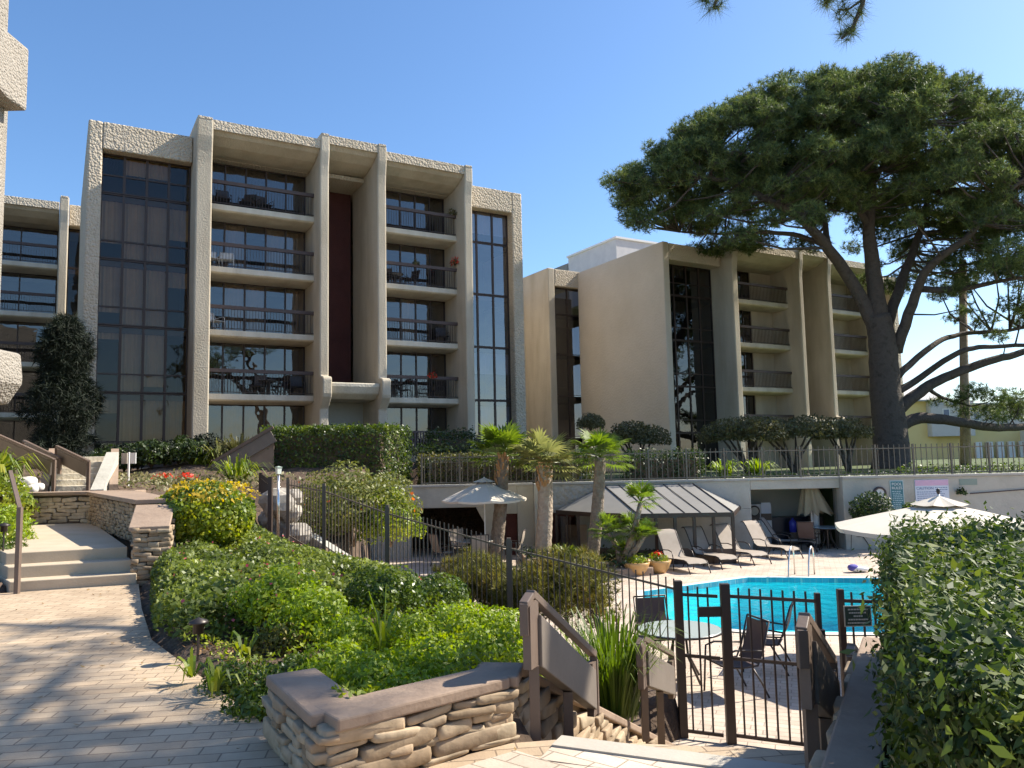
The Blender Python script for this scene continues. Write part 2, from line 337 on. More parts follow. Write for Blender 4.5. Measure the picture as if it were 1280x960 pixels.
def hedge_pts(poly, z0, z1, dens, wob=.06):
    """points on the shell of a clipped hedge: poly is its plan"""
    P=[];D=[]; n=len(poly); A=sum(poly[i][0]*poly[(i+1)%n][1]-poly[(i+1)%n][0]*poly[i][1] for i in range(n))
    if A<0: poly=poly[::-1]
    for i in range(n):
        a=np.array(poly[i],float); b=np.array(poly[(i+1)%n],float); l=np.linalg.norm(b-a); k=int(l*(z1-z0)*dens)
        t=rng.random(k)[:,None]; nrm=np.array([b[1]-a[1],a[0]-b[0]])/l; q=a+(b-a)*t; q=q+nrm*(rng.normal(-.05,wob,k)[:,None]); z=z0+(z1-z0)*rng.random(k)
        P.append(np.column_stack([q,z])); D.append(np.tile([nrm[0],nrm[1],.25],(k,1)))
    xs=[p[0] for p in poly]; ys=[p[1] for p in poly]; k=int((max(xs)-min(xs))*(max(ys)-min(ys))*dens)
    q=np.column_stack([rng.uniform(min(xs),max(xs),k),rng.uniform(min(ys),max(ys),k)]); q=q[inside(q,poly)]
    z=z1+rng.normal(-.03,wob,len(q)); P.append(np.column_stack([q,z])); D.append(np.tile([0,0,1.],(len(q),1)))
    return np.concatenate(P),np.concatenate(D)
def inside(q, poly):
    r=np.zeros(len(q),bool); n=len(poly)
    for i in range(n):
        x0,y0=poly[i][:2]; x1,y1=poly[(i+1)%n][:2]
        c=((y0>q[:,1])!=(y1>q[:,1])); xx=(x1-x0)*(q[:,1]-y0)/((y1-y0) if y1!=y0 else 1e-9)+x0
        r^=c&(q[:,0]<xx)
    return r
def hedge(name, label, poly, z0, z1, dens, size, material, cat='hedge', group=None, wob=.06, asp=.5, inner=.16):
    cx=sum(p[0] for p in poly)/len(poly); cy=sum(p[1] for p in poly)/len(poly)
    t=thing(name,label,cat,(cx,cy,z0),0,group)
    P,D=hedge_pts(poly,z0,z1,dens,wob); foliage('foliage',P,D,size,material,t,asp)
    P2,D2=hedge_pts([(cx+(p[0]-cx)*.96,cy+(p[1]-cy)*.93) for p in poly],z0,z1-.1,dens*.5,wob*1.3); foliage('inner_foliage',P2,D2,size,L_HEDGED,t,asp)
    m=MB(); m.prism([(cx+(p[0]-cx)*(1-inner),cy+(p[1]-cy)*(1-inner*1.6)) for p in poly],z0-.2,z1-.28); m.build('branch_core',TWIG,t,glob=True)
    return t
def tufts(C, n, ln, wd, up=.35, spread=1.):
    """bundles of long thin needles, one bundle at each centre"""
    C=np.repeat(C,n,axis=0); k=len(C); d=unit(rng.normal(0,spread,(k,3))+np.array([0,0,up])); s=unit(np.cross(d,rng.normal(0,1,(k,3))))
    l=ln*(.6+.6*rng.random((k,1)))
    return np.stack([C+s*wd*.5, C-s*wd*.5, C+d*l],1).reshape(-1,3)
def blades(name, c, n, ln, wd, material, parent, spread=.5, droop=.4, r=.15):
    m=MB()
    for i in range(n):
        a=random.uniform(0,2*math.pi); t=random.random()**.7*spread; l=ln*random.uniform(.6,1.1)
        b=Vector((c[0]+r*math.cos(a)*random.random(),c[1]+r*math.sin(a)*random.random(),c[2])); o=Vector((math.cos(a),math.sin(a),0)); s=Vector((-math.sin(a),math.cos(a),0))*wd
        p1=b+o*l*t*.35+Vector((0,0,l*.5)); p2=b+o*l*t*.8+Vector((0,0,l*(.9-droop*t*.35))); p3=b+o*l*(t*1.15)+Vector((0,0,l*(1.0-droop*t)))
        m.add([b-s*.5,b+s*.5,p1+s*.5,p1-s*.5,p2+s*.35,p2-s*.35,p3],[(0,1,2,3),(3,2,4,5),(5,4,6)])
    return m.build(name,material,parent,glob=True)
# ---------------------------------------------------------------- stone walls
def stone(m, c, sx, sy, sz, ax, ay, mi=0, nu=14, nv=8, e=.24):
    """a rounded, slightly irregular block; ax, ay: unit vectors along the wall and out of it"""
    base=len(m.v); pw=lambda a: math.copysign(abs(a)**e,a); j=[random.uniform(.86,1.1) for _ in range(8)]
    tw=random.uniform(-.12,.12)
    for i in range(nv+1):
        ph=-math.pi/2+math.pi*i/nv
        for k in range(nu):
            th=2*math.pi*k/nu
            x=pw(math.cos(ph))*pw(math.cos(th))*sx*.5; y=pw(math.cos(ph))*pw(math.sin(th))*sy*.5; z=pw(math.sin(ph))*sz*.5
            q=j[(1 if x>0 else 0)+(2 if z>0 else 0)+(4 if y>0 else 0)]; z=z*q+x*tw
            y*=q
            m.v.append((c[0]+ax[0]*x+ay[0]*y, c[1]+ax[1]*x+ay[1]*y, c[2]+z))
    for i in range(nv):
        for k in range(nu):
            a=base+i*nu+k; b=base+i*nu+(k+1)%nu; m.f.append((a,b,b+nu,a+nu)); m.m.append(mi)
def stone_face(m, p0, p1, zb, zt, rows=(.05,.10), wid=(.12,.34), dep=.12, out=1, big=0.):
    """stones over the face from p0 to p1; zb, zt: functions of distance giving bottom and top"""
    p0=np.array(p0[:2],float); p1=np.array(p1[:2],float); Ln=np.linalg.norm(p1-p0); ax=(p1-p0)/Ln; ay=np.array([ax[1],-ax[0]])*out
    zlo=min(zb(0),zb(Ln)); zhi=max(zt(0),zt(Ln)); z=zlo
    while z<zhi:
        h=random.uniform(*rows); x=-random.random()*.1
        while x<Ln:
            w_=random.uniform(*wid); hh=h
            if random.random()<big: hh=h*1.7; w_*=1.4
            xc=min(max(x+w_/2,w_*.3),Ln-w_*.2); zc=z+h/2+random.uniform(-.008,.008)
            if zc>zb(xc)-h*.4 and zc+hh*.4<zt(xc)+.01:
                c=p0+ax*xc; pr=random.uniform(-.02,.02)
                stone(m,(c[0]+ay[0]*pr,c[1]+ay[1]*pr,zc),w_*.96,dep,hh*.97,ax,ay)
            x+=w_
        z+=h*.98
def slab_path(m, pts, width, th, tops, mi=0):   # sloped coping along a polyline
    n=len(pts); Lp=[];Rp=[]
    for i in range(n):
        a=np.array(pts[max(i-1,0)]);b=np.array(pts[min(i+1,n-1)]); d=(b-a)/np.linalg.norm(b-a); q=np.array([d[1],-d[0]])*width/2; p=np.array(pts[i])
        Lp.append(p+q); Rp.append(p-q)
    for i in range(n-1):
        v=[]
        for k,zt in ((i,tops[i]),(i+1,tops[i+1])):
            v+=[(*Lp[k],zt-th),(*Rp[k],zt-th),(*Rp[k],zt),(*Lp[k],zt)]
        m.add(v,[(0,1,2,3),(7,6,5,4),(0,4,5,1),(1,5,6,2),(2,6,7,3),(3,7,4,0)],mi)
# ================================================================= THE SETTING
DK=-1.7                      # pool deck level
def S(o): o['kind']='structure'; return o
m=MB(); m.box(-900,-600,-3.4,900,1500,-3.3); S(m.build('ground',EARTH))
PATH=[(-14,-4),(8,-4),(8,1.2),(1.05,2.6),(1.9,4.35),(.20,4.66),(-.05,4.62),(-.95,4.02),(-1.33,4.6),(-1.46,4.89),(-2.42,6.18),(-3.38,7.47),(-4.25,9.12),(-5.15,10.95),(-6.7,10.4),(-8.6,8.2),(-14,8.2)]
LAND=[(-5.15,11.05),(-5.55,12.0),(-8.7,16.5),(-11.8,16.5),(-8.0,12.2),(-6.6,10.5)]
m=MB(); m.prism(PATH,-.35,0); S(m.build('paved_path',PAVER))
# stair down to the gate
sv=np.array([.399,.917]); rv=np.array([.917,-.399]); A0=np.array([.23,4.66])
m=MB(); pts=[A0-sv*.32-rv*.0,A0+rv*1.62-sv*.32,A0+rv*1.62,A0]; m.prism([tuple(p) for p in pts],.0,.005)
S(m.build('stair_landing',PAVER2))
m=MB()
for i in range(10):
    a=A0+sv*(.38*i); b=A0+sv*(.38*i+.40); z=-.17*(i+1)
    m.prism([tuple(a),tuple(b),tuple(b+rv*1.75),tuple(a+rv*1.75)],DK-.3,z+.001*i)
S(m.build('stair_steps',CONC))
m=MB(); a=A0-sv*.13; b=A0+sv*.03; m.prism([tuple(a-rv*.0),tuple(b),tuple(b+rv*1.62),tuple(a+rv*1.62)],-.10,.016); S(m.build('stair_nosing',NOSE))
# fan of larger pavers beside the planter
m=MB(); m.prism([(-.88,3.86),(-.02,4.5),(.17,4.32),(.9,4.05),(1.35,3.5),(.9,2.7),(-.6,3.2)],-.02,.004); S(m.build('path_apron',PAVER2))
# landing with three steps
m=MB()
for i in range(3):
    q=.33*i; d=np.array([-.60,.80])
    P0=[(-5.2,11.0),(-6.6,10.45)]; f=[(p[0]+d[0]*q,p[1]+d[1]*q) for p in P0]
    m.prism([f[0],f[1],(-11.9,16.55),(-8.75,16.55)],-.2,.15*(i+1)-.006*(2-i))
S(m.build('landing_steps',CONC,bevel=.012))
# deck with the pool cut out
from mathutils.geometry import tessellate_polygon
pp=[(804,740),(935,722.5),(1190,724),(1190,792),(950,791),(803,776)]
POOL=[tuple(PZ(x,y,DK)[:2]) for x,y in pp][::-1]
FLINE=[(1.93,9.6),(-.1,12.35),(-2.4,15.0),(-4.0,16.7),(-5.1,17.9)]
OUT=[(1.2,8.0),(1.45,9.3),(1.9,9.6)]+[(x-.1,y+.05) for x,y in FLINE[1:4]]+[(-4.2,20),(-5.4,30.2),(45,30.2),(45,9.3),(3.6,8.3),(2.8,7.2)]
def with_hole(name, outer, hole, z, material, depth=0):
    vs=[Vector((*p,z)) for p in outer]+[Vector((*p,z)) for p in hole]
    tr=tessellate_polygon([[Vector((*p,0)) for p in outer],[Vector((*p,0)) for p in hole]])
    me=bpy.data.meshes.new(name); me.from_pydata([tuple(v) for v in vs],[],[tuple(t) for t in tr]); me.update(); return finish(me,name,material)
cx=sum(p[0] for p in POOL)/6; cy=sum(p[1] for p in POOL)/6
grow=lambda g:[(cx+(p[0]-cx)*(1+g),cy+(p[1]-cy)*(1+g*1.6)) for p in POOL]
S(with_hole('pool_deck',OUT,grow(.04),DK,DECKM))
S(with_hole('pool_coping',grow(.045),POOL,DK+.02,noisy('coping',(.60,.56,.50),(.68,.64,.58),3.)))
POOLM=noisy('pool_plaster',(.10,.80,.86),(.14,.86,.92),.6,.7)
m=MB(); n=len(POOL); vs=[(*p,DK+.02) for p in POOL]+[(*p,DK-1.2) for p in POOL]; m.add(vs,[(i,(i+1)%n,n+(i+1)%n,n+i) for i in range(n)]+[tuple(range(n,2*n))]); S(m.build('pool_basin',POOLM))
WATER=bpy.data.materials.new('pool_water'); WATER.use_nodes=True; WATER.node_tree.nodes.clear(); mm=WATER
o_=N(mm,'OutputMaterial'); t_=N(mm,'BsdfTransparent'); t_.inputs[0].default_value=(.68,1,1,1); g_=N(mm,'BsdfGlossy'); g_.inputs['Roughness'].default_value=.03
f_=N(mm,'Fresnel'); f_.inputs[0].default_value=1.33; tc=N(mm,'TexCoord'); n1=N(mm,'TexNoise'); n1.inputs['Scale'].default_value=2.2; n1.inputs['Detail'].default_value=3; b_=N(mm,'Bump'); b_.inputs['Distance'].default_value=.06
L(mm,tc.outputs['Object'],n1.inputs['Vector']); L(mm,n1.outputs[0],b_.inputs['Height']); L(mm,b_.outputs[0],g_.inputs['Normal']); L(mm,b_.outputs[0],f_.inputs['Normal'])
gg=N(mm,'NewGeometry'); iv=N(mm,'Math',operation='SUBTRACT'); iv.inputs[0].default_value=1.; L(mm,gg.outputs['Backfacing'],iv.inputs[1]); ml=N(mm,'Math',operation='MULTIPLY'); L(mm,f_.outputs[0],ml.inputs[0]); L(mm,iv.outputs[0],ml.inputs[1])
x_=N(mm,'MixShader'); L(mm,ml.outputs[0],x_.inputs[0]); L(mm,t_.outputs[0],x_.inputs[1]); L(mm,g_.outputs[0],x_.inputs[2]); L(mm,x_.outputs[0],o_.inputs[0])
m=MB(); m.add([(*p,DK-.10) for p in POOL],[tuple(range(n))]); S(m.build('pool_water',WATER))
# garden terrain as one height field
CP=[(-5.0,10.9,.06),(-4.2,9.1,.03),(-4.9,11.6,.1),(-3.4,7.5,.05),(-2.4,6.2,.05),(-1.5,5.1,.05),(-.9,4.3,.2),(-.25,4.95,.22),(.15,5.9,-.22),(.7,7.1,-.85),(1.3,8.6,-1.45),(-.3,6.2,.05),
 (.6,11,-1.25),(-.9,12.7,-1.05),(-2.4,14.6,-.95),(-4,16.3,-.55),(-5.4,17.4,-.5),(-3,9,.02),(-2,8,.02),(-1,7,.0),(-2.6,11.3,-.15),(-3.9,12,-.05),(0,9,-.75),(-1.5,10,-.3),
 (-5.0,12.9,.12),(-7.2,15.6,.95),(-5.9,14.6,.35),(-5.3,19,-.4),(-6.9,18.6,.9),(-8,18,1.0),(-12,22,1.1),(-10,29,1.7),(-5.8,24,1.0),(-5.8,29,1.6),(-18,22,1.2),(-20,30,1.8),(-12,17,1.0),(-14,12,.5),(-9.5,10.5,.35),(-13,8.5,.3),(-8.0,9.2,.2),(-11,14,.6)]
CPa=np.array(CP)
def hgt(x,y):
    x=np.atleast_1d(np.asarray(x,float)); y=np.atleast_1d(np.asarray(y,float))
    d=(x[:,None]-CPa[:,0])**2+(y[:,None]-CPa[:,1])**2+.02; w_=d**-1.7
    return (w_*CPa[:,2]).sum(1)/w_.sum(1)
def pdist(q,poly):   # distance to the polygon outline
    r=np.full(len(q),1e9); n=len(poly)
    for i in range(n):
        a=np.array(poly[i][:2],float); b=np.array(poly[(i+1)%n][:2],float); ab=b-a; t=np.clip(((q-a)@ab)/(ab@ab+1e-12),0,1); r=np.minimum(r,np.linalg.norm(q-(a+t[:,None]*ab),axis=1))
    return r
STAIRP=[(-.05,4.95),(1.85,9.35),(4,9.4),(6,4),(1.6,3.9),(.2,4.6)]
def terr(x,y):
    q=np.column_stack([x,y]); z=hgt(x,y)+.02*np.sin(x*5.1+y*3.3)+.015*np.sin(x*11-y*9)
    for poly,low,wd in ((PATH,-.12,.12),(LAND,-.12,.05),(OUT,-1.9,.05),(STAIRP,-2.2,.05)):
        ins=inside(q,poly); d=pdist(q,poly)
        z=np.where(ins,low,np.where(d<wd,np.minimum(z,z*(d/wd)+(low if low>-1 else z)*(1-d/wd)),z))
    return z
xs=np.arange(-30,3.2,.16); ys=np.arange(3.4,34,.16); GX,GY=np.meshgrid(xs,ys); Z=terr(GX.ravel(),GY.ravel()); nx,ny=len(xs),len(ys)
idx=np.arange(nx*ny).reshape(ny,nx); fa=np.stack([idx[:-1,:-1],idx[:-1,1:],idx[1:,1:],idx[1:,:-1]],-1).reshape(-1,4)
me=bpy.data.meshes.new('garden_soil'); me.from_pydata(np.column_stack([GX.ravel(),GY.ravel(),Z]).tolist(),[],fa.tolist()); me.update(); S(finish(me,'garden_soil',SOIL,None,True))
# terrace above the retaining wall and the banks behind
TZ=.66; WY=27.3
XW=lambda px,Y=WY:float(PY(px,600,Y)[0])
m=MB(); m.box(-6.5,31.6,-1.8,80,120,TZ); m.box(-6.5,27.6,TZ-.22,80,31.7,TZ-.002); m.box(-80,33.9,-1,-6.0,140,1.2); m.box(XW(1056),27.7,-1.8,80,31.7,TZ-.004)
S(m.build('terrace_ground',LAWN))
m=MB(); m.box(-3.2,29.3,TZ-.5,.6,34,1.62); m.box(-6,33.6,0,-3.0,60,1.6); S(m.build('patio_ground',CONC))
m=MB(); m.prism([(1.35,2.4),(2.5,5.1),(3.2,6.8),(3.9,8.2),(9,9.2),(14,5),(9,-1),(3,-1)],-1.9,.12); S(m.build('hedge_bed_soil',SOIL))

# ================================================================= BUILDINGS
def rail_part(t, u0, u1, zf, name='balcony_railing', n=0., hgt_=1.03, open_ends=False):
    m=MB(); k=max(2,int((u1-u0)/.125))
    for i in range(1,k): u=u0+(u1-u0)*i/k; m.box(u-.009,-n-.009,zf+.10,u+.009,-n+.009,zf+hgt_-.08)
    m.box(u0,-n-.02,zf+.07,u1,-n+.02,zf+.10)
    o=m.build(name,BRONZE,t); m=MB(); m.box(u0,-n-.07,zf+hgt_-.10,u1,-n+.06,zf+hgt_+.05); m.build('top_rail',RAILB,o); return o
def window_part(t, u0, u1, z0, z1, n, cols, curt, gl=None, fr=None, transoms=(), cm=None, mw=.035):
    fr=fr or BRONZE; m=MB(); e=.05
    m.box(u0,-n-.05,z0,u0+e,-n+.05,z1); m.box(u1-e,-n-.05,z0,u1,-n+.05,z1); m.box(u0+e,-n-.05,z1-e,u1-e,-n+.05,z1); m.box(u0+e,-n-.05,z0,u1-e,-n+.05,z0+e)
    for i in range(1,cols): u=u0+(u1-u0)*i/cols; m.box(u-mw,-n-.045,z0+e,u+mw,-n+.045,z1-e)
    for tz in transoms:
        for i in range(cols):
            a=u0+(u1-u0)*i/cols+mw; b=u0+(u1-u0)*(i+1)/cols-mw; m.box(a,-n-.04,tz-.03,b,-n+.04,tz+.03)
    o=m.build('window',fr,t)
    m=MB(); m.add([(u0+e,-n,z0+e),(u1-e,-n,z0+e),(u1-e,-n,z1-e),(u0+e,-n,z1-e)],[(0,1,2,3)]); m.build('pane',gl or GLASS,o)
    m=MB(); has=False
    for i,c in enumerate(curt):
        if c<=0: continue
        has=True; a=u0+(u1-u0)*i/len(curt)+.03; b=u0+(u1-u0)*(i+1)/len(curt)-.03; zz=z1-(z1-z0)*min(c,1); q=10; vs=[];fs=[]
        for j in range(q+1):
            x=a+(b-a)*j/q; y=-n+.16+.025*math.sin(j*2.4); vs+=[(x,y,zz),(x,y,z1-.06)]
        for j in range(q): fs.append((2*j,2*j+2,2*j+3,2*j+1))
        m.add(vs,fs)
    if has: m.build('curtain',cm or CURT,o)
    return o
def fin_profile(top, nf=1.0, nb=-2.6, bulge=None, head=.12, z0=-1.2):
    p=[(nb,z0),(nf,z0)]
    if bulge: b0,b1=bulge; p+=[(nf,b0-.5),(nf+.45,b0),(nf+.5,b0+.15),(nf+.5,b1-.1),(nf+.42,b1),(nf,b1+.06)]
    p+=[(nf,top-1.9),(nf+head*.25,top-1.45),(nf+head*.8,top-1.0),(nf+head,top-.8),(nf+head,top-.08),(nf+head-.1,top),(nb,top)]
    return p
def cove(z, nf=1.02): return [(nf,z),(nf,z-.32),(nf-.25,z-.55),(nf-.8,z-.78),(-.5,z-.92),(-1.5,z-.95),(-1.8,z-.95),(-1.8,z)]
def building(name, label, O, levels, spec, wn=-1.4, zroof=None, H=2.75, group=None):
    t=thing(name,label,'building',(float(O[0]),float(O[1]),0),R(30),group)
    for (kind,u0,u1,kw) in spec:
        if kind=='fin':
            m=MB(); m.extr(fin_profile(kw.get('top',16.2),bulge=kw.get('bulge'),nf=kw.get('nf',1.0),nb=kw.get('nb',-2.6)),u0,u1); m.build('fin_wall',kw.get('mat',CREAM),t,bevel=.12)
            m=MB(); m.extr([(kw.get('nf',1.0)+.13,kw.get('top',16.2)-.1),(kw.get('nf',1.0)+.13,kw.get('top',16.2)+.03),(-2.4,kw.get('top',16.2)+.03),(-2.4,kw.get('top',16.2)-.1)],u0+.03,u1-.03)
            m.build('fin_coping',ROUGH,t,bevel=.03)
        elif kind=='balc':
            cz=kw.get('top',16.2); skip=kw.get('skip',0)
            m=MB(); m.extr(cove(cz),u0,u1); m.build('fascia',CREAM,t,bevel=.03)
            m=MB(); m.box(u0,-1.07,cz-.40,u1,-1.021,cz+.03); m.box(u0,-1.02,cz+.002,u1,1.0,cz+.03); m.build('fascia_band',ROUGH,t,bevel=.015)
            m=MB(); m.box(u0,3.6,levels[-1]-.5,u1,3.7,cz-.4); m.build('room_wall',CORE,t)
            for i,zf in enumerate(levels):
                if zf!=levels[-1]:
                    m=MB(); m.extr([(.07,zf),(.09,zf-.24),(.0,zf-.30),(-.7,zf-.36),(-3.6,zf-.36),(-3.6,zf)],u0,u1); m.build('balcony_slab',SLABM,t,bevel=.012)
                    rail_part(t,u0,u1,zf)
                else:
                    m=MB(); m.box(u0,-.6,zf-1.5,u1,3.6,zf); m.build('ground_slab',CREAM,t)
                zt=zf+(2.40 if i>0 else min(2.42,cz-.97-zf)); wu1=u1-kw.get('side',0.0)
                cur=kw['curt'][i] if 'curt' in kw else [0]*5
                window_part(t,u0+.02,wu1-.02,zf+.02,zt,wn,5,cur,kw.get('gl',GLASS),transoms=())
                if kw.get('side',0)>0:
                    m=MB(); m.box(wu1,-wn-.1,zf,u1,-wn+.1,zt); m.build('wall_panel',CREAM,t)
        elif kind=='glass':
            n=kw.get('n',-.45); zt=kw['top']; zp=kw['ptop']
            m=MB(); m.box(u0-kw.get('el',0),-kw.get('nf',.1),zt,u1+kw.get('er',0),.9,zp); m.build('parapet',ROUGH,t,bevel=.05)
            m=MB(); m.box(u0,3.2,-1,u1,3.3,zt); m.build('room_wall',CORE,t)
            for i,zf in enumerate(levels):
                ztop=zt if i==0 else levels[i-1]-.02
                window_part(t,u0,u1,zf,ztop,n,kw.get('cols',4),kw['curt'][i],kw.get('gl',GLASSB),transoms=(zf+.75,) if kw.get('cols',4)==4 else (),mw=.05,cm=kw.get('cm'))
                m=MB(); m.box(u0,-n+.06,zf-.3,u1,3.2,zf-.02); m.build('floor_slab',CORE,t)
            if levels[-1]>.5:
                m=MB(); m.box(u0,-n-.02,-1,u1,3.2,levels[-1]-.31); m.build('plinth',CREAM,t)
        elif kind=='wall':
            z0,z1=kw.get('z',(-1.2,15.6)); m=MB(); m.box(u0,-kw.get('nf',.1),z0,u1,-kw.get('nb',-12),z1); m.build(kw.get('name','side_wall'),kw.get('mat',ROUGH),t,bevel=.07)
        elif kind=='recess':
            cz=kw.get('top',16.4); m=MB(); m.extr([(p[0] if p[0]>-1 else -kw['depth']-.3,p[1]) for p in cove(cz,1.05)],u0,u1); m.build('fascia',CREAM,t,bevel=.03)
            m=MB(); m.box(u0,-1.1,cz-.38,u1,-1.051,cz+.03); m.box(u0,-1.05,cz+.002,u1,1.0,cz+.03); m.build('fascia_band',ROUGH,t,bevel=.015)
            m=MB(); m.box(u0,kw['depth'],-1,u1,kw['depth']+.2,cz-.9); m.build('recess_wall',kw.get('mat',MAROON),t)
            b=kw['bulge']; m=MB(); prof=[(1.25,b[1]-.18),(1.25,b[0]+.55),(1.1,b[0]+.25),(.7,b[0]+.02),(.0,b[0]-.02),(-1.6,b[0]),(-1.6,b[1]-.2)]; m.extr(prof,u0,u1); m.build('entry_canopy',SLABM,t,bevel=.05)
            m=MB(); m.box(u0+.5,1.1,-1,u1,1.2,b[0]); m.build('entry_wall',WALLM,t); m=MB(); m.box(u0,1.3,-1,u0+.5,1.4,b[0]); m.build('entry_door',BRONZE,t)
    return t
LV=[12.85,10.10,7.35,4.60,1.85]
OM=np.array([-10.93,34.26])
c5=lambda *a:list(a)
main=building('apartment_block','tan roughcast apartment block with tall brown glass bay, above the clipped hedge',OM,LV,[
 ('wall',-6.95,-6.42,dict(z=(-1.2,15.65))),
 ('glass',-6.42,-3.00,dict(top=14.5,ptop=15.649,nf=.098,el=-.001,cols=4,curt=[[.0,.45,.45,.0],[.75,1,1,.6],[.8,1,1,.35],[.2,1,.9,.1],[.3,1,1,.8]])),
 ('fin',-2.98,-2.33,dict(top=16.2)),
 ('balc',-2.33,2.26,dict(top=16.15,curt=[[0,0,0,0,0],[.0,.8,.0,1,1],[0,1,1,.0,1],[0,0,0,0,0],[0,1,1,1,0]])),
 ('fin',2.26,2.68,dict(top=16.45,bulge=(4.45,5.35))),
 ('recess',2.68,4.98,dict(top=16.4,depth=2.9,bulge=(4.4,5.3))),
 ('fin',4.98,5.42,dict(top=16.45,bulge=(4.45,5.35))),
 ('balc',5.42,9.52,dict(top=16.15,curt=[[0,0,0,0,0],[0,0,.0,0,0],[0,0,1,0,0],[0,0,0,0,0],[0,1,1,0,0]])),
 ('fin',9.52,9.96,dict(top=16.2)),
 ('glass',9.98,12.78,dict(top=14.5,ptop=15.649,nf=.098,cols=3,gl=GLASSU,cm=CURTW,curt=[[.7,.7,.7],[0,0,0],[0,0,0],[.5,.5,.5],[1,1,1]])),
 ('wall',12.78,13.40,dict(z=(-1.2,15.65))),
])
m=MB(); m.box(-6.42,.9,15.2,12.78,12,15.4); m.build('roof',ROUGH,main)
m=MB(); m.box(-6.5,11.8,-1,12.8,12.1,15.3); m.build('rear_wall',CREAM,main)
# patio rail of the ground floor
t=thing('patio_fence','brown picket fence in front of the ground floor patio, above the grey wall','fence',(*(OM+np.array([.866,.5])*5.5+np.array([.5,-.866])*1.6),1.85),R(30))
m=MB()
for i in range(26): m.box(i*.14,-.02,.0,i*.14+.07,.02,1.02)
m.build('pickets',RAILB,t); m=MB(); m.box(-.05,-.05,1.02,3.7,.05,1.10); m.build('top_rail',RAILB,t)
LV2=[11.1,8.40,5.65,2.90,.25]
O2=np.array([16.01,49.0])
b2=building('apartment_block','shaded tan apartment block with blank side wall behind the big pine',O2,LV2,[
 ('wall',-8.26,-7.80,dict(z=(-1.2,14.0),nf=.1,nb=-8.6,mat=noisy('side_stucco',(.54,.465,.36),(.62,.54,.43),.4,.92,.03,9.))),
 ('glass',-7.80,-3.75,dict(top=12.95,ptop=13.95,nf=.098,n=-.8,cols=4,gl=GLASSD,curt=[[0,.4,0,0]]*5)),
 ('fin',-3.73,-3.28,dict(top=14.3)),
 ('balc',-3.28,2.10,dict(top=14.25,side=1.9,gl=GLASSD,curt=[[0,0,0,0,0],[0,0,1,1,0],[0]*5,[0]*5,[0]*5])),
 ('fin',2.10,2.46,dict(top=14.6,bulge=(3.0,3.8))),
 ('recess',2.46,4.80,dict(top=14.55,depth=2.9,bulge=(3.0,3.8),mat=CREAM)),
 ('fin',4.80,5.18,dict(top=14.6,bulge=(3.0,3.8))),
 ('balc',5.18,9.80,dict(top=14.25,side=1.7,gl=GLASSD)),
 ('fin',9.80,10.16,dict(top=14.3)),
 ('glass',10.18,12.9,dict(top=12.95,ptop=13.95,nf=.098,n=-.8,cols=3,gl=GLASSD,curt=[[0,0,0]]*5)),
 ('wall',12.9,13.5,dict(z=(-1.2,14.0),nb=-8.6)),
])
m=MB(); m.box(-7.8,.9,13.7,12.9,8.5,13.85); m.build('roof',ROUGH,b2)
m=MB(); m.box(-7.8,8.3,-1,12.9,8.6,13.9); m.build('rear_wall',CREAM,b2)
du=np.array([.8660,.5]); dn=np.array([.5,-.8660])
def UF(px,O,n,y=400):
    d=ray(px,y); Q=np.asarray(O)+dn*n; t=((Q-CAM[:2])@dn)/(d[:2]@dn); q=CAM[:2]+d[:2]*t; return float((q-Q)@du)
# wing stepping back behind it
ua=UF(690,O2,-8.6); ub=UF(724,O2,-8.6)
OW=O2+du*ua-dn*8.6
wing=building('apartment_wing','narrow tan apartment wing with one dark window strip, left of the blank wall',OW,LV2,[
 ('wall',-.30,.22,dict(z=(-1.2,14.1),nb=-7,mat=CREAM)),
 ('glass',.22,ub-ua+1.6,dict(top=12.9,ptop=14.05,nf=.098,n=-.3,cols=3,gl=GLASSD,curt=[[0,0,0],[0,0,0],[.8,0,0],[0,0,0],[0,0,0]]))])
m=MB(); m.box(.2,.9,13.6,ub-ua+1.5,7,13.7); m.build('roof',ROUGH,wing)
OW2=OW-dn*5+du*(-2.6)
w2=thing('apartment_wing','tan wall sliver with small brown balcony ends between two apartment blocks','building',(*OW2,0),R(30))
m=MB(); m.box(-.9,-1,-1,4,6,13.1); m.build('wall',CREAM,w2,bevel=.05)
for zf in LV2[:4]: m=MB(); m.box(1.3,-1.55,zf+.7,1.65,-1.0,zf+1.1); m.box(1.45,-1.5,zf-.2,1.6,-1.0,zf+.7); m.build('balcony_end',RAILB,w2)
# plant room on the roof
c=PY(770,298,56.0)
t=thing('roof_plant_room','pale grey metal clad plant room box on the roof of the shaded apartment block','plant room',(float(c[0]),float(c[1]),13.3),R(30))
m=MB(); m.box(0,0,0,7,6.2,c[2]-13.3); m.build('wall',noisy('pale_cladding',(.55,.54,.55),(.64,.63,.63),1.5,.7),t); m=MB(); m.box(-.1,-.1,c[2]-13.3,7.1,6.3,c[2]-13.15); m.build('roof_edge',WHITE,t)
m=MB(); m.box(.0,6.31,0,3,8.6,c[2]-13.7); m.build('duct_housing',ROOFM,t)
# block at the far left
O3=PY(70,400,43.0)[:2]; uL=-9.0
b3=building('apartment_block','dark shaded balconies of the apartment block at the far left edge, behind the dark conifer',O3,LV,[
 ('balc',uL,-.02,dict(top=16.1,gl=GLASS,curt=[[0]*5]*5)),('fin',0,.45,dict(top=16.5,nf=.9)),
 ('glass',.47,2.5,dict(top=15.1,ptop=16.3,nf=.3,cols=2,curt=[[0,0]]*5)),('wall',2.5,3.1,dict(z=(-1,16.3)))])
m=MB(); m.box(uL,.9,15.2,2.5,12,15.4); m.build('roof',ROUGH,b3)
m=MB(); m.box(uL,11.7,-1,2.5,12,15.3); m.build('rear_wall',CREAM,b3)
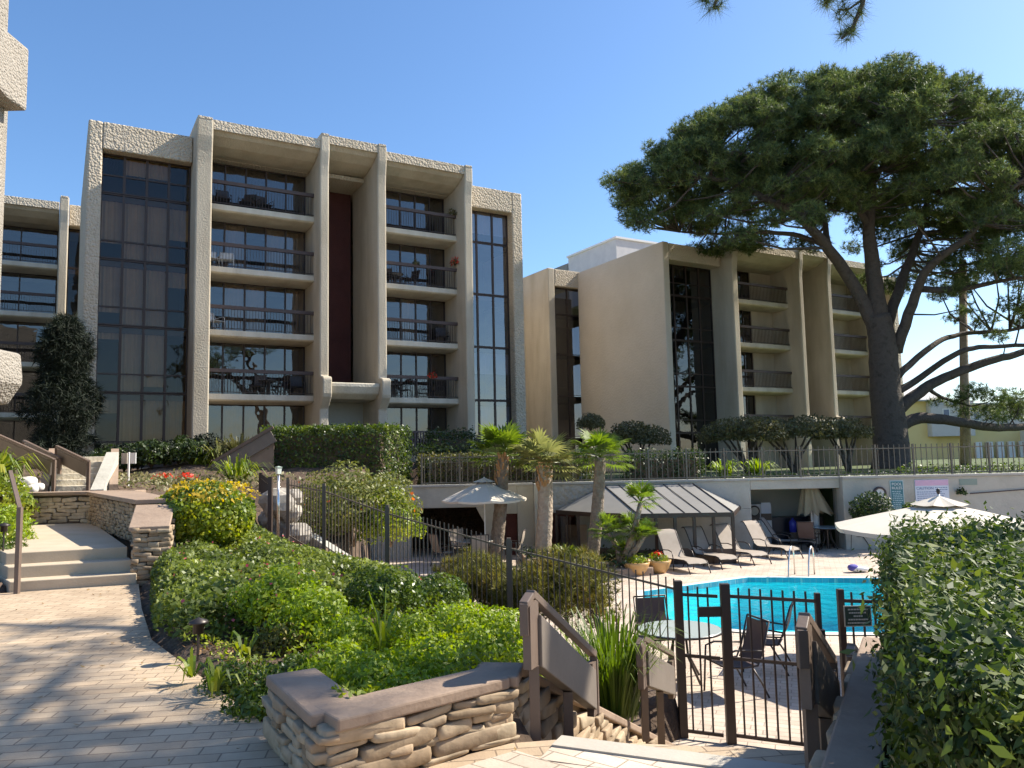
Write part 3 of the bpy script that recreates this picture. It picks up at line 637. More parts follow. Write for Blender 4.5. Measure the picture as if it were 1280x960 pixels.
# corner of the near left building
YN=14.0; c=PY(9,300,YN)
t=thing('roughcast_tower','near roughcast concrete building corner cut off by the left edge of the photo','building',(float(c[0]),YN,0),0)
zz=lambda y:float(PY(10,y,YN)[2]); X0=lambda x,y:float(PY(x,y,YN+.42)[0]-c[0])
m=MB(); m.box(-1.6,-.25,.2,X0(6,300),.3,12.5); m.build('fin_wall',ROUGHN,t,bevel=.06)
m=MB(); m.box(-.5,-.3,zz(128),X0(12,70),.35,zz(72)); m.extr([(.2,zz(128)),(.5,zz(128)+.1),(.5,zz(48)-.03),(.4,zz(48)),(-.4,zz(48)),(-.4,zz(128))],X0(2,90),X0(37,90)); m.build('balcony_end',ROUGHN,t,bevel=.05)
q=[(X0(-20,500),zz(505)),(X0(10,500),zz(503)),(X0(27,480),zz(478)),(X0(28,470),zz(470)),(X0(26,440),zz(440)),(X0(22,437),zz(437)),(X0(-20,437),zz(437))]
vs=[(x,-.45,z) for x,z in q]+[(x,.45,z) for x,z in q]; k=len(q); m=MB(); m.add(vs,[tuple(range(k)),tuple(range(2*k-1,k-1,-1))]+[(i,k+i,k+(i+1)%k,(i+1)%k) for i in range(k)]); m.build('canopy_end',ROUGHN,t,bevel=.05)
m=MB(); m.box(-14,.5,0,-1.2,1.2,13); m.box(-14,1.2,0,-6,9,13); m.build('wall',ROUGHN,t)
# yellow house at the right
YH=80.0; hx=lambda px,y=530:float(PY(px,y,YH)[0]); hz=lambda y,px=1200:float(PY(px,y,YH)[2])
t=thing('yellow_house','two storey yellow house with pale upper wall seen through the pine branches at the right','house',(hx(1170),YH,TZ),0)
zt=hz(499)-TZ; x0=hx(1128)-hx(1170); 
m=MB(); m.box(x0,0,-.5,0,9,zt); m.box(0,.3,-.5,13,9,hz(537)-TZ); m.build('wall',YELLOW,t)
m=MB(); m.box(-.9,-.9,hz(545)-TZ,3.4,3,zt-.2); m.box(3.41,.1,hz(535)-TZ,9,3,hz(505)-TZ); m.build('upper_wall',noisy('pale_stucco',(.55,.52,.50),(.62,.59,.57),.6),t)
m=MB(); m.extr([(.6,zt),(-4,zt+1.7),(-9.4,zt),(-9.4,zt-.15),(.6,zt-.15)],x0-.5,.5); m.extr([(1.2,hz(505)-TZ),(-4,zt-.3),(-9.4,hz(505)-TZ),(-9.4,hz(505)-TZ-.15),(1.2,hz(505)-TZ-.15)],.51,14); m.build('roof',noisy('pale_roof',(.50,.47,.44),(.58,.55,.52),.8),t)
for (a,b,c1,d) in ((1173,1182,511,522),(1216,1226,512,527)):
    wy=-.9 if a<1200 else .1; m=MB(); m.box(hx(a)-hx(1170),wy-.06,hz(d)-TZ,hx(b)-hx(1170),wy-.002,hz(c1)-TZ); f=m.build('window',WHITE,t); m=MB(); m.box(hx(a)-hx(1170)+.1,wy-.08,hz(d)-TZ+.1,hx(b)-hx(1170)-.1,wy-.061,hz(c1)-TZ-.1); m.build('pane',mat('far_pane',(.12,.16,.26),.1),f)
m=MB(); m.box(8.6,-3,hz(556)-TZ,22,6,hz(540)-TZ); m.build('porch_roof',WHITE,t)
m=MB()
for i in range(7): m.box(3.6+i*1.1,-.5,-.5,4.2+i*1.1,-.3,hz(553)-TZ)
m.build('porch_posts',WHITE,t)
# ================================================================= WALLS AND FENCES
# retaining wall under the terrace
def V(px,y,Y=WY): p=PY(px,y,Y); return float(p[0]),float(p[2])
t=thing('retaining_wall','long grey concrete retaining wall under the terrace fence with a dark garage opening','wall',(0,WY,DK))
m=MB(); x=lambda px:V(px,650)[0]; z=lambda y,px=600:V(px,y)[1]; T=TZ+.02
m.box(-7.5,WY,DK-.2,x(513),WY+.35,T); m.box(x(513),WY,z(634),x(606),WY+.35,T); m.box(x(606),WY,DK-.2,x(630),WY+.35,T); m.box(x(630),WY,z(643),x(647),WY+.35,T); m.box(x(647),WY,DK-.2,x(668),WY+.35,T)
m.add([(x(595),WY-.003,z(634)),(x(606)+.002,WY-.003,z(634)),(x(606)+.002,WY-.003,z(655)),(x(595),WY+.35,z(634)),(x(606)+.002,WY+.35,z(634)),(x(606)+.002,WY+.35,z(655))],[(0,2,1),(3,4,5),(0,3,5,2),(0,1,4,3)])
m.box(x(668),WY-.35,DK-.2,x(686),WY+.35,T+.05)
m.box(x(686),WY,z(643),x(940),WY+.35,T); m.box(x(720),WY+.001,DK-.2,x(940),WY+.34,z(643)); m.box(x(940),WY+.005,z(611,1000),x(1052),WY+.3,T); 
m.box(x(1052),WY-.25,DK-.2,30,WY+.35,T)
m.build('wall_face',WALLM,t,glob=True,bevel=.02)
m=MB(); m.box(x(686),WY-.03,z(643),x(748),WY-.002,T-.02); m.build('rough_panel',roughcast('grey_roughcast',(.34,.32,.28),(.44,.42,.37),5.,.06),t,glob=True)
m=MB(); m.box(-7.5,WY-.06,T,x(667),WY+.40,T+.07); m.box(x(687),WY-.06,T,x(1051),WY+.40,T+.07); m.box(x(1051)+.01,WY-.31,T,30,WY+.4,T+.07); m.build('coping',noisy('coping_grey',(.38,.36,.32),(.46,.44,.40),2.),t,glob=True)
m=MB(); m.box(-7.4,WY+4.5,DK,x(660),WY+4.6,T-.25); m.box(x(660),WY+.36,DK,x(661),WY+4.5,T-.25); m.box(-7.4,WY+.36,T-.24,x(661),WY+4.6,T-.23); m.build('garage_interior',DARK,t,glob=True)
RECM=noisy('recess_paint',(.52,.50,.44),(.58,.56,.50),1.5)
m=MB(); m.box(x(925),WY+2.8,DK,x(1075),WY+2.85,T-.23); m.box(x(925),WY+.36,DK,x(925)+.05,WY+2.8,T-.23); m.add([(x(1052),WY+.36,DK),(x(1075),WY+2.79,DK),(x(1075),WY+2.79,T-.23),(x(1052),WY+.36,T-.23)],[(0,1,2,3)]); m.box(x(925),WY+.36,T-.235,x(1075),WY+2.85,T-.225)
m.build('recess_lining',RECM,t,glob=True)
m=MB(); m.box(x(688)+.02,WY+.1,DK,x(719),WY+.12,z(643)); m.box(x(631),WY+.2,DK,x(646),WY+.24,z(644)); m.build('dark_door',MAROON,t,glob=True)
o=thing('ceiling_lamp','small round lamp on the ceiling of the wall recess','lamp',(x(971),WY+1.0,T-.24)); m=MB(); m.lathe([(0,-.10),(.09,-.09),(.11,-.03),(.11,0)],n=12); m.build('lamp_body',RAILB,o,True)
# terrace fence
def picket_fence(name,label,path,zb,zt,sp,r,material,posts,mids=(),cat='fence',pick_over=.12,pr=.03,group=None):
    """path: plan points; zb, zt: base and top-rail heights at each point"""
    t=thing(name,label,cat,(path[0][0],path[0][1],zb[0]),0,group); m=MB(); rl={}
    for i in range(len(path)-1):
        a=np.array(path[i][:2]); b=np.array(path[i+1][:2]); Ln=np.linalg.norm(b-a); k=max(1,int(Ln/sp))
        for j in range(k):
            f=(j+.5)/k; p=a+(b-a)*f; z0=zb[i]+(zb[i+1]-zb[i])*f; z1=zt[i]+(zt[i+1]-zt[i])*f
            m.bar((p[0],p[1],z0+.08),(p[0],p[1],z1+pick_over),r*2,r*2,up=(0,1,0))
        for dz,(q0,q1) in [(0,(zt[i],zt[i+1]))]+[(1,(zb[i]+.1,zb[i+1]+.1))]+[(1,(zb[i]+mm_*(zt[i]-zb[i]),zb[i+1]+mm_*(zt[i+1]-zb[i+1]))) for mm_ in mids]:
            q_=rl.setdefault(dz if dz==0 else (q0-zb[i])//.3+1,MB()); q_.bar((a[0],a[1],q0),(b[0],b[1],q1),r*2.2,r*3.2)
    m.build('pickets',material,t,glob=True); [q_.build('rail',material,t,glob=True) for q_ in rl.values()]
    for (p,z0,z1) in posts:
        q=MB(); q.bar((p[0],p[1],z0),(p[0],p[1],z1),pr*2,pr*2,up=(0,1,0)); q.build('post',material,t,glob=True)
    return t
X0_=x(527); X1_=17.8; FY=WY+.18
pts=[(X0_+(X1_-X0_)*i/16,FY) for i in range(17)]
picket_fence('terrace_fence','long thin tan metal picket fence along the top of the retaining wall','' or pts,[TZ+.05]*17,[TZ+1.02]*17,.17,.011,FENCET,[(p,TZ,TZ+1.16) for p in pts],pr=.03,pick_over=.13)
# pool fence stepping down behind the planter
zt_=[.0,.22,.62,1.0,1.12]; zb_=[-1.7,-1.3,-.95,-.45,-.1]
FENCEL=mat('sunlit_fence_paint',(.13,.10,.075),.5)  # lighter copy of the fence paint, with sunlight put into its colour
picket_fence('pool_fence','brown metal picket fence stepping down behind the planted mound to the gate','' or FLINE,zb_,zt_,.125,.008,FENCEL,[(FLINE[i],zb_[i]-.1,zt_[i]+.16) for i in range(1,5)],pr=.032)
p0=PZ(336,605,1.12)[:2]
g=[PY(338,606,18.2),PY(326,606,22.5)]
pf=[(float(q[0]),float(q[1])) for q in g]
picket_fence('side_fence','short brown metal picket fence running back beside the round golden bush','' or pf,[-.1,.2],[1.1,1.2],.125,.010,FENCEM,[(pf[0],-.2,1.3),(pf[1],.1,1.35)],pr=.045)
# gate in front
ga=PZ(857,910,DK+.08); gb=PZ(1032,934,DK+.08); pm=PZ(918,928,DK)
GT=thing('pool_gate','dark brown metal picket gate in front of the round table, hung on the thick post','gate',(pm[0],pm[1],DK))
def panel(t,a,b,z0,z1,sp,mids=(.55,),over=.1):
    a=np.array(a[:2]);b=np.array(b[:2]); Ln=np.linalg.norm(b-a); k=int(Ln/sp); m=MB()
    for j in range(1,k): p=a+(b-a)*j/k; m.bar((p[0],p[1],z0),(p[0],p[1],z1+over),.019,.019,up=(0,1,0))
    for zq in [z0,z1]+[z0+(z1-z0)*q for q in mids]: r_=MB(); r_.bar((*a,zq),(*b,zq),.028,.036); r_.build('rail',FENCEM,t,glob=True)
    m.build('pickets',FENCEM,t,glob=True)
ztop=float(PY(918,745,pm[1])[2])
panel(GT,pm,gb,DK+.08,ztop,.115)
m=MB(); e=gb; m.bar((e[0],e[1],DK+.05),(e[0],e[1],ztop+.09),.055,.055,up=(0,1,0)); m.build('gate_stile',FENCEM,GT,glob=True)
m=MB(); m.box(e[0]-.10,e[1]-.06,ztop-.55,e[0]+.05,e[1]+.06,ztop-.30); m.build('latch_box',mat('black_plastic',(.015,.015,.015),.4),GT,glob=True,bevel=.01)
t=thing('gate_post','thick dark brown metal post between the gate and the fence panel','post',(pm[0]-.04,pm[1],DK))
m=MB(); m.bar((pm[0]-.04,pm[1]-.03,DK-.02),(pm[0]-.04,pm[1]-.03,ztop+.15),.105,.085,up=(0,1,0)); m.build('post',FENCEM,t,glob=True,bevel=.006)
m=MB(); m.bar((pm[0]-.36,pm[1]-.02,ztop-.17),(pm[0]-.09,pm[1]-.02,ztop-.17),.05,.11); m.build('closer_arm',FENCEM,t,glob=True)
pl=np.array([1.93,9.6]); 
t=thing('picket_fence','short brown picket panel between the planter wall and the thick gate post','fence',(pl[0],pl[1],DK)); panel(t,(pl[0],pl[1]),(pm[0]-.12,pm[1]),DK+.08,ztop,.115)
m=MB(); m.bar((pl[0],pl[1],DK),(pl[0],pl[1],ztop+.16),.095,.085,up=(0,1,0)); m.build('post',FENCEM,t,glob=True,bevel=.006)
pr_=PY(1050,740,pm[1]-.15); pe=PY(1180,745,pm[1]-.5)
t=thing('picket_fence','brown picket fence panel right of the gate carrying the small green notice','fence',(pr_[0],pr_[1],DK)); panel(t,pr_,pe,DK+.08,ztop-.05,.115)
m=MB(); m.bar((pr_[0],pr_[1],DK),(pr_[0],pr_[1],ztop+.08),.07,.07,up=(0,1,0)); m.build('post',FENCEM,t,glob=True,bevel=.006)
# planter wall with big rounded stones
PW=[(-1.42,4.74),(-.96,4.0),(-.10,4.66),(-.03,4.95)]
t=thing('planter_wall','low planter wall of large rounded ledge stones with brown coping beside the stair','stone wall',(-.96,4.0,0))
m=MB()
stone_face(m,PW[0],PW[1],lambda s:0.,lambda s:.295,(.035,.065),(.10,.30),.12,out=1,big=.12)
stone_face(m,PW[1],PW[2],lambda s:0.,lambda s:.295,(.035,.075),(.10,.36),.13,out=1,big=.22)
stone_face(m,PW[2],PW[3],lambda s:0.,lambda s:.295,(.05,.09),(.12,.25),.13,out=1,big=.1)
# PW faces: shift outward is handled by the offsets below
end=np.array(PW[3])+sv*4.75
stone_face(m,PW[3],end,lambda s:-.44*s-.2,lambda s:.29-.44*s,(.06,.11),(.14,.34),.14,out=1,big=.2)
m.build('stones',STONE,t,True,glob=True)
m=MB(); ins=[(-1.30,4.80),(-.92,4.15),(-.2,4.72),(-.13,5.0)]; m.prism([PW[0],PW[1],PW[2],PW[3],ins[3],ins[2],ins[1],ins[0]],-.1,.30); nl=np.array([-.917,.399])
e0=np.array(PW[3]); e1=end; v=[]
for p,zt2,zb2 in ((e0,.30,-.2),(e1,.30-.44*4.75,-2.4)): v+=[(*p,zb2),(*(p+nl*.2),zb2),(*(p+nl*.2),zt2),(*p,zt2)]
m.add(v,[(0,1,2,3),(7,6,5,4),(0,4,5,1),(1,5,6,2),(2,6,7,3),(3,7,4,0)]); m.build('mortar_core',MORTAR,t,glob=True)
m=MB(); cw=.30
def cop(pts,tops,w=.30,th=.065):
    slab_path(m,pts,w,th,tops)
cop([(-1.36,4.86),(-.90,4.10)],[.36,.36],.30); cop([(-.97,4.06),(-.14,4.74)],[.361,.361],.30); cop([(-.14,4.66),(-.10,4.98)],[.360,.358],.28)
c0=np.array([-.10,4.95]); cop([tuple(c0),tuple(c0+sv*2.3),tuple(c0+sv*4.5)],[.357,.355-.44*2.3,.355-.44*4.5],.26)
m.build('coping',CAPM,t,glob=True,bevel=.012)
# wall right of the stair, under the hedge
W=[PZ(1052,1010,.4),PZ(1103,960,.4)]; 
q0=PZ(1063,960,.4); q1=PZ(1100,797,.4)
d=(q1[:2]-q0[:2]); d/=np.linalg.norm(d); a=q0[:2]-d*2.2; b=q1[:2]
t=thing('stair_wall','low wall with dark brown coping running along the foot of the big shaded hedge','stone wall',(a[0],a[1],0)); m=MB(); cop([tuple(a),tuple(b)],[.40,.40],.21,.07); cop([tuple(b),tuple(b+d*2.6)],[.399,-.75],.21,.07); m.build('coping',CAPM,t,glob=True,bevel=.012)
m=MB(); m.bar((*a,-.72),(*b,-.72),.15,2.1); m.bar((*b,-1.2),(*(b+d*2.5),-1.65),.15,1.1); m.build('mortar_core',MORTAR,t,glob=True)
m=MB(); rr=np.array([d[1],-d[0]]); stone_face(m,b-rr*.1,a-rr*.1,lambda s:-.9,lambda s:.32,(.06,.1),(.14,.34),.12,out=1); m.build('stones',STONE,t,True,glob=True)
# stair guards: handrail, boxed panel and two posts
def guard(label,p,dr,Lh,z0,z1,gr='boxed handrail guards down the stair'):
    t=thing('stair_guard',label,'handrail',(p[0],p[1],z0-.8),0,gr); d=np.array(dr)/np.linalg.norm(dr); s=(z1-z0)/Lh
    P=lambda f,dz:(p[0]+d[0]*f*Lh,p[1]+d[1]*f*Lh,z0+s*f*Lh+dz)
    m=MB(); m.bar(P(0,0),P(1,0),.055,.045); m.bar(P(0,-.01),(P(0,0)[0]-d[0]*.10,P(0,0)[1]-d[1]*.10,z0-.05),.055,.04); m.bar((P(0,0)[0]-d[0]*.10,P(0,0)[1]-d[1]*.10,z0-.04),(P(0,0)[0]-d[0]*.10,P(0,0)[1]-d[1]*.10,z0-.22),.05,.04,up=(0,1,0)); m.bar(P(1,0),P(1,-.42),.05,.05,up=(0,1,0)); m.build('handrail',WOODF,t,glob=True,bevel=.005)
    n=np.array([d[1],-d[0]])*.045; q=[P(.05,-.10),P(.93,-.13),P(.93,-.40),P(.05,-.40)]
    v=[(a[0]+n[0],a[1]+n[1],a[2]) for a in q]+[(a[0]-n[0],a[1]-n[1],a[2]) for a in q]
    m=MB(); m.add(v,[(0,1,2,3),(7,6,5,4),(0,4,5,1),(1,5,6,2),(2,6,7,3),(3,7,4,0)]); m.build('panel',WOODP,t,glob=True,bevel=.006)
    m=MB(); m.bar(P(.0,-.04),P(.0,-.42),.13,.05,up=(n[0],n[1],0)); m.build('end_board',WOODF,t,glob=True); m=MB(); m.bar(P(.97,-.06),P(.97,-.42),.13,.05,up=(n[0],n[1],0)); m.build('end_board',WOODF,t,glob=True)
    for f in (.03,.52): q=MB(); a=P(f,-.40); bt=P(f,0)[2]-.86-.12*f; q.bar(a,(a[0],a[1],bt),.06,.05,up=(0,1,0)); q.build('post',WOODF,t,glob=True)
    return t
guard('boxed brown handrail guard with grey panel, nearest the planter corner',(.08,4.72),sv,1.15,.81,.20)
guard('boxed brown handrail guard with grey panel, beside the ornamental grass clump',(1.08,7.05),sv,1.15,.02,-.38)
gr3=PY(1005,771,3.95); guard('boxed handrail guard in shade beside the gate latch, seen from its end',(gr3[0],gr3[1]),(.47,.88),.95,float(gr3[2]),float(gr3[2])-.42)
gr4=PY(1064,808,5.6); guard('small dark handrail guard nearly hidden behind the shaded one by the hedge wall',(gr4[0],gr4[1]),(.5,.86),.7,float(gr4[2]),float(gr4[2])-.3)
# stone walls around the landing
t=thing('landing_wall','pale ledge stone wall with flat coping across the far end of the landing','stone wall',(-9.5,16.7,.45))
m=MB(); stone_face(m,(-12.6,16.62),(-8.25,16.62),lambda s:.45,lambda s:1.02,(.05,.10),(.15,.5),.10,out=1); m.build('stones',STONEL,t,True,glob=True)
m=MB(); m.box(-12.6,16.66,.2,-8.2,17.0,1.03); m.build('mortar_core',MORTAR,t,glob=True); m=MB(); m.box(-12.65,16.50,1.03,-7.9,17.05,1.10); m.build('coping',CAPM,t,glob=True,bevel=.01)
t=thing('landing_wall','brown ledge stone side wall with wide coping and stepped end pier right of the landing steps','stone wall',(-5.2,11.5,0))
A_=np.array([-8.75,16.45]); B_=np.array([-5.62,12.1]); C_=np.array([-5.28,11.12])
m=MB(); stone_face(m,A_,B_,lambda s:.40,lambda s:1.02,(.04,.075),(.12,.30),.10,out=1)
stone_face(m,B_,C_,lambda s:.0,lambda s:1.02-.30*min(1,s/1.2),(.04,.075),(.12,.30),.10,out=1)
stone_face(m,C_,C_+np.array([.36,.14]),lambda s:-.05,lambda s:.72,(.045,.08),(.14,.26),.10,out=1)
stone_face(m,C_+np.array([.36,.14]),B_+np.array([.40,.1]),lambda s:-.05,lambda s:.72+.2*min(1,s/1.2),(.045,.08),(.14,.26),.10,out=1)
m.build('stones',stonemat('brown_ledge_stone',[(.26,.19,.12),(.40,.31,.21),(.33,.25,.17),(.45,.36,.25)]),t,True,glob=True)
m=MB(); m.prism([tuple(A_+[.06,.02]),tuple(B_+[.05,0]),tuple(B_+[.38,.15]),tuple(A_+[.6,.2])],-.3,1.02); m.prism([tuple(B_+[.05,0]),tuple(C_+[.05,.05]),tuple(C_+[.33,.2]),tuple(B_+[.38,.1])],-.3,.70); m.build('mortar_core',MORTAR,t,glob=True)
m=MB(); m.prism([tuple(A_+[-.08,-.06]),tuple(B_+[-.1,-.12]),tuple(B_+[.46,.05]),tuple(A_+[.75,.3])],1.03,1.10)
v=[]; 
for (pa,pb,zt2) in ((B_+[-.08,-.13],B_+[.45,-.0],1.025),(C_+[-.08,-.06],C_+[.42,.10],.76)): v+=[(*pa,zt2-.06),(*pb,zt2-.06),(*pb,zt2),(*pa,zt2)]
m.add(v,[(0,1,2,3),(7,6,5,4),(0,4,5,1),(1,5,6,2),(2,6,7,3),(3,7,4,0)]); m.build('coping',CAPM,t,glob=True,bevel=.01)
# low kerb wall beyond the pool fence
t=thing('kerb_wall','low pale concrete kerb sloping down beyond the pool fence','kerb',(-2,15.6,-1)); m=MB()
ks=[(-4.9,19.2),(-3.5,17.4),(-2.0,15.9),(.3,13.4)]; slab_path(m,ks,.22,1.4,[-.1,-.55,-.9,-1.3]); m.build('wall',WALLM,t,glob=True)
# stone boulders of the dry cascade
t0=None
for i,(px,py,s) in enumerate([(345,628,.42),(362,640,.30),(350,655,.36),(372,668,.34),(340,680,.42),(358,690,.36),(378,690,.22),(334,650,.25),(366,622,.26)]):
    c=PY(px,py,18.6+.2*(i%3)); t=MB(); n_=8
    for a in range(7):
        ph=-math.pi/2+math.pi*a/6
        for b in range(10):
            th=2*math.pi*b/10; k=s*(1+random.uniform(-.18,.18)) if 0<a<6 else s
            t.v.append((math.cos(ph)*math.cos(th)*k,math.cos(ph)*math.sin(th)*k*.8,math.sin(ph)*k*.8))
    for a in range(6):
        for b in range(10): q=a*10+b; r_=a*10+(b+1)%10; t.f.append((q,r_,r_+10,q+10)); t.m.append(0)
    o=t.build('boulder',ROCK); o.location=[float(v_) for v_ in c]
    tag(o,['large grey boulder high on the cascade beside the lantern post','grey boulder below the lantern in the cascade behind the fence','grey boulder at mid height of the cascade behind the fence','grey boulder at the right edge of the cascade behind the fence','biggest grey boulder low in the cascade against the corner post','lowest middle grey boulder of the cascade behind the pickets','small grey stone lowest at the right of the cascade','small grey stone nearest the thick fence corner post','small grey stone at the top right of the cascade'][i],'boulder','boulders of the dry cascade')
# ================================================================= SKY-HIGH PINE
def limb(m, pts, r0, r1, n=8, wob=.0):
    P=[Vector([float(c) for c in p]) for p in pts]; out=[]
    for i in range(len(P)-1):
        a=P[max(i-1,0)];b=P[i];c=P[i+1];d=P[min(i+2,len(P)-1)]
        for k in range(5):
            t=k/5; out.append(.5*((2*b)+(c-a)*t+(2*a-5*b+4*c-d)*t*t+(3*b-a-3*c+d)*t**3))
    out.append(P[-1]); K=len(out); out=[p+Vector((random.uniform(-wob,wob),random.uniform(-wob,wob),random.uniform(-wob,wob))) for p in out]
    m.tube(out,[r0+(r1-r0)*(i/(K-1))**.8 for i in range(K)],n); return out
def pine(name,label,limbs,base,clumps,clr,ntuft,nneedle,ln,wd,parentgroup=None,flat=.45,twig_r=.03,seg=(.9,.5)):
    t=thing(name,label,'tree',base); m=MB(); nodes=[]
    for (pts,r0,r1,n) in limbs: nodes+=limb(m,pts,r0,r1,n,.03)
    m.build('trunk',BARK,t,True,glob=True)
    nd=np.array([tuple(p) for p in nodes]); b=MB(); C=[]
    for (c,r) in clumps:
        c=np.array(c); dd=np.linalg.norm((nd-c)*np.array([1,1,1.3]),axis=1)+np.where(nd[:,2]>c[2]+.3,3,0); j=int(np.argmin(dd)); a=nd[j]
        mid=a*.45+c*.55+np.array([random.uniform(-.3,.3),random.uniform(-.3,.3),-.12*np.linalg.norm(c-a)*.5]); rb=twig_r*(1+.35*np.linalg.norm(c-a))
        b.tube([a,a*.7+mid*.3,mid,mid*.4+c*.6,c],[rb,rb*.85,rb*.7,rb*.5,rb*.3],5,cap=False)
        k=int(ntuft*(r/clr)**2); d=sphere_pts(k); rr=r*(.35+.65*rng.random(k)**.6); P=c+d*rr[:,None]*np.array([1,1,flat]); C.append(P)
        for q in P[:max(4,k//6)]:
            b.tube([c,(c+q)/2-np.array([0,0,.05]),q],[rb*.3,rb*.22,rb*.12],3,cap=False)
    b.build('branches',BARK,t,glob=True)
    C=np.concatenate(C); np_mesh('needles',tufts(C,nneedle,ln,wd),3,L_PINE,t); return t
PYD=42.0; Q=lambda x,y,dy=0:tuple(PY(x,y,PYD+dy))
limbs=[([Q(1113,590),Q(1113,545),Q(1107,490),Q(1103,430),Q(1097,395)],1.0,.62,16),
 ([Q(1100,420),Q(1066,355),Q(1035,310,-1),Q(1000,272,-2),Q(960,250,-3),Q(915,228,-3),Q(875,222,-3)],.42,.09,9),
 ([Q(1040,312,-1),Q(1000,295,0),Q(950,290,1),Q(895,292,2),Q(850,290,2)],.18,.05,7),
 ([Q(1000,272,-2),Q(965,235,-2),Q(925,205,-2),Q(895,190,-1)],.17,.05,7),
 ([Q(1035,310,-1),Q(1025,260,2),Q(985,200,4),Q(950,160,5)],.2,.06,7),
 ([Q(1100,410),Q(1092,340),Q(1086,285),Q(1090,225),Q(1080,160),Q(1060,120)],.52,.10,10),
 ([Q(1088,285),Q(1050,225,-1),Q(1010,180,-1),Q(985,150,0)],.2,.05,7),
 ([Q(1090,230),Q(1120,180,-3),Q(1140,140,-5)],.2,.05,7),
 ([Q(1104,420,.3),Q(1128,350,1),Q(1150,290,2),Q(1165,225,3),Q(1190,170,4)],.36,.08,8),
 ([Q(1120,440),Q(1140,380,-1),Q(1160,335,-2),Q(1205,300,-3),Q(1250,250,-4),Q(1285,220,-4)],.34,.08,8),
 ([Q(1150,362,-1),Q(1200,362,-2),Q(1245,352,-3),Q(1300,345,-4)],.2,.07,7),
 ([Q(1122,470),Q(1165,432,1),Q(1200,418,2),Q(1250,414,2),Q(1310,405,3)],.2,.08,7),
 ([Q(1122,490,0),Q(1150,472,0),Q(1200,440,-1),Q(1240,433,-1),Q(1310,432,-2)],.22,.09,7),
 ([Q(1122,512,0),Q(1150,490,0),Q(1180,472,0),Q(1235,452,0),Q(1280,440,0),Q(1340,420,0)],.36,.14,9),
 ([Q(1120,535),Q(1150,523,0),Q(1190,526,0),Q(1240,534,1),Q(1290,532,2),Q(1340,520,2)],.36,.16,9),
 ([Q(1160,486,0),Q(1185,500,1),Q(1215,508,1)],.14,.05,6)]
clumps=[]
ctr=np.array(Q(1085,300)); 
k=0; rs=np.random.default_rng(11)
while k<900:
    ang=rs.uniform(0,2*math.pi); rad=math.sqrt(rs.random()); dx=math.cos(ang)*rad; dy=math.sin(ang)*rad
    X=ctr[0]+dx*(14.7 if dx<0 else 12)+.6; Y=PYD+dy*6.0
    ztop=22.2-5.9*abs(rad)**2.2-(1.2*dx if dx>0 else 0)+rs.normal(0,.38)
    if rs.random()<.42: zc=ztop-rs.random()*.9
    else: zc=ztop-rs.random()**.8*(7.4-2.6*rad+(5.0*dx if dx>.1 else 0))
    p=(CM@(np.array([X,Y,zc])-CAM)); u_=640+F*p[0]/p[2]; v_=480+F*p[1]/p[2]
    if v_>315 and u_<1075: continue
    if v_>282 and u_<850: continue
    if math.sin(X*1.15+1.3)*math.sin(zc*1.5+.4)+.35*math.sin(Y*.9)>.60: continue
    if u_<770 and v_<195: continue
    if 940<u_<1075 and v_>262 and rs.random()<.45: continue
    if v_>250 and rs.random()<.15: continue
    clumps.append(((X,Y,zc),rs.uniform(.5,1.1))); k+=1
for (px,py,r,dy) in [(1195,500,.7,1),(1215,490,.9,0),(1232,515,.8,1),(1245,495,.8,0),(1262,510,1.0,2),(1275,498,1.0,1),(1290,515,1.2,2),(1170,502,.45,1),(1250,522,.6,0),(1205,515,.5,1),
   (1200,360,.8,-2),(1240,340,1,-3),(1270,380,1,-2),(1230,400,.8,1),(1265,330,1.1,-3),(1180,330,.8,-1),(1210,385,.6,-2),(1285,395,1.,2),(1280,350,1.1,0),(1248,420,.6,0),(1160,350,.6,0)]:
    clumps.append((Q(px,py,dy),r))
pine('pine_tree','huge spreading dark pine with thick trunk and bare right limbs beside the shaded apartment block',limbs,(Q(1113,590)[0],PYD,TZ),clumps,1.,105,13,.30,.032,flat=.6)
# tall palm trunk behind it
b0=PY(1207,575,46); t=thing('tall_palm','tall slender pale palm trunk rising behind the pine limbs at the right','palm',(b0[0],b0[1],TZ))
m=MB(); tp=PY(1203,325,46); m.tube([(b0[0],b0[1],TZ),tuple((b0*.6+tp*.4)),tuple(tp)],[.30,.24,.20],10); m.build('trunk',PALMP,t,True,glob=True)
# near pine whose shade falls on the path
def near_clumps():
    out=[]; rs=np.random.default_rng(5)
    # shade targets on the ground (x,y) carried up along the sun
    tg=[(-5.6,8.9),(-4.9,8.8),(-4.6,8.2),(-3.9,7.6),(-5.8,7.2),(-5.2,7.1),(-4.3,6.9),(-3.6,6.9),(-5.0,6.0),(-4.2,6.1),(-3.4,6.0),(-4.6,5.4),(-3.8,5.2),(-3.1,5.5),(-2.5,5.6),(-2.1,5.1),(-2.8,4.8),(-3.4,4.5),(-2.2,4.5),(-1.7,4.7),(-1.5,4.3),(-2.9,4.1),(-1.9,3.9),(-1.4,3.7),(-2.4,3.4),(-4.0,3.4),(-3.2,2.6),(-2.9,8.4),(-2.4,7.7),(-1.8,6.9),(-2.2,9.2),(-1.2,6.0),(-6.6,6.1),(-6.9,7.9)]+[(rs.uniform(-6.8,-1.7),rs.uniform(3.0,8.3)) for _ in range(20)]
    for (gx,gy) in tg:
        z=rs.uniform(8.4,11.5); h=z/math.tan(R(SUN_EL)); X=gx+h*math.cos(R(SUN_AZ)); Y=gy+h*math.sin(R(SUN_AZ)); p=CM@(np.array([X,Y,z])-CAM)
        if p[2]>0 and abs(F*p[0]/p[2])<700 and abs(F*p[1]/p[2])<560: z+=2
        out.append(((X,Y,z),rs.uniform(.38,.7)))
    return out
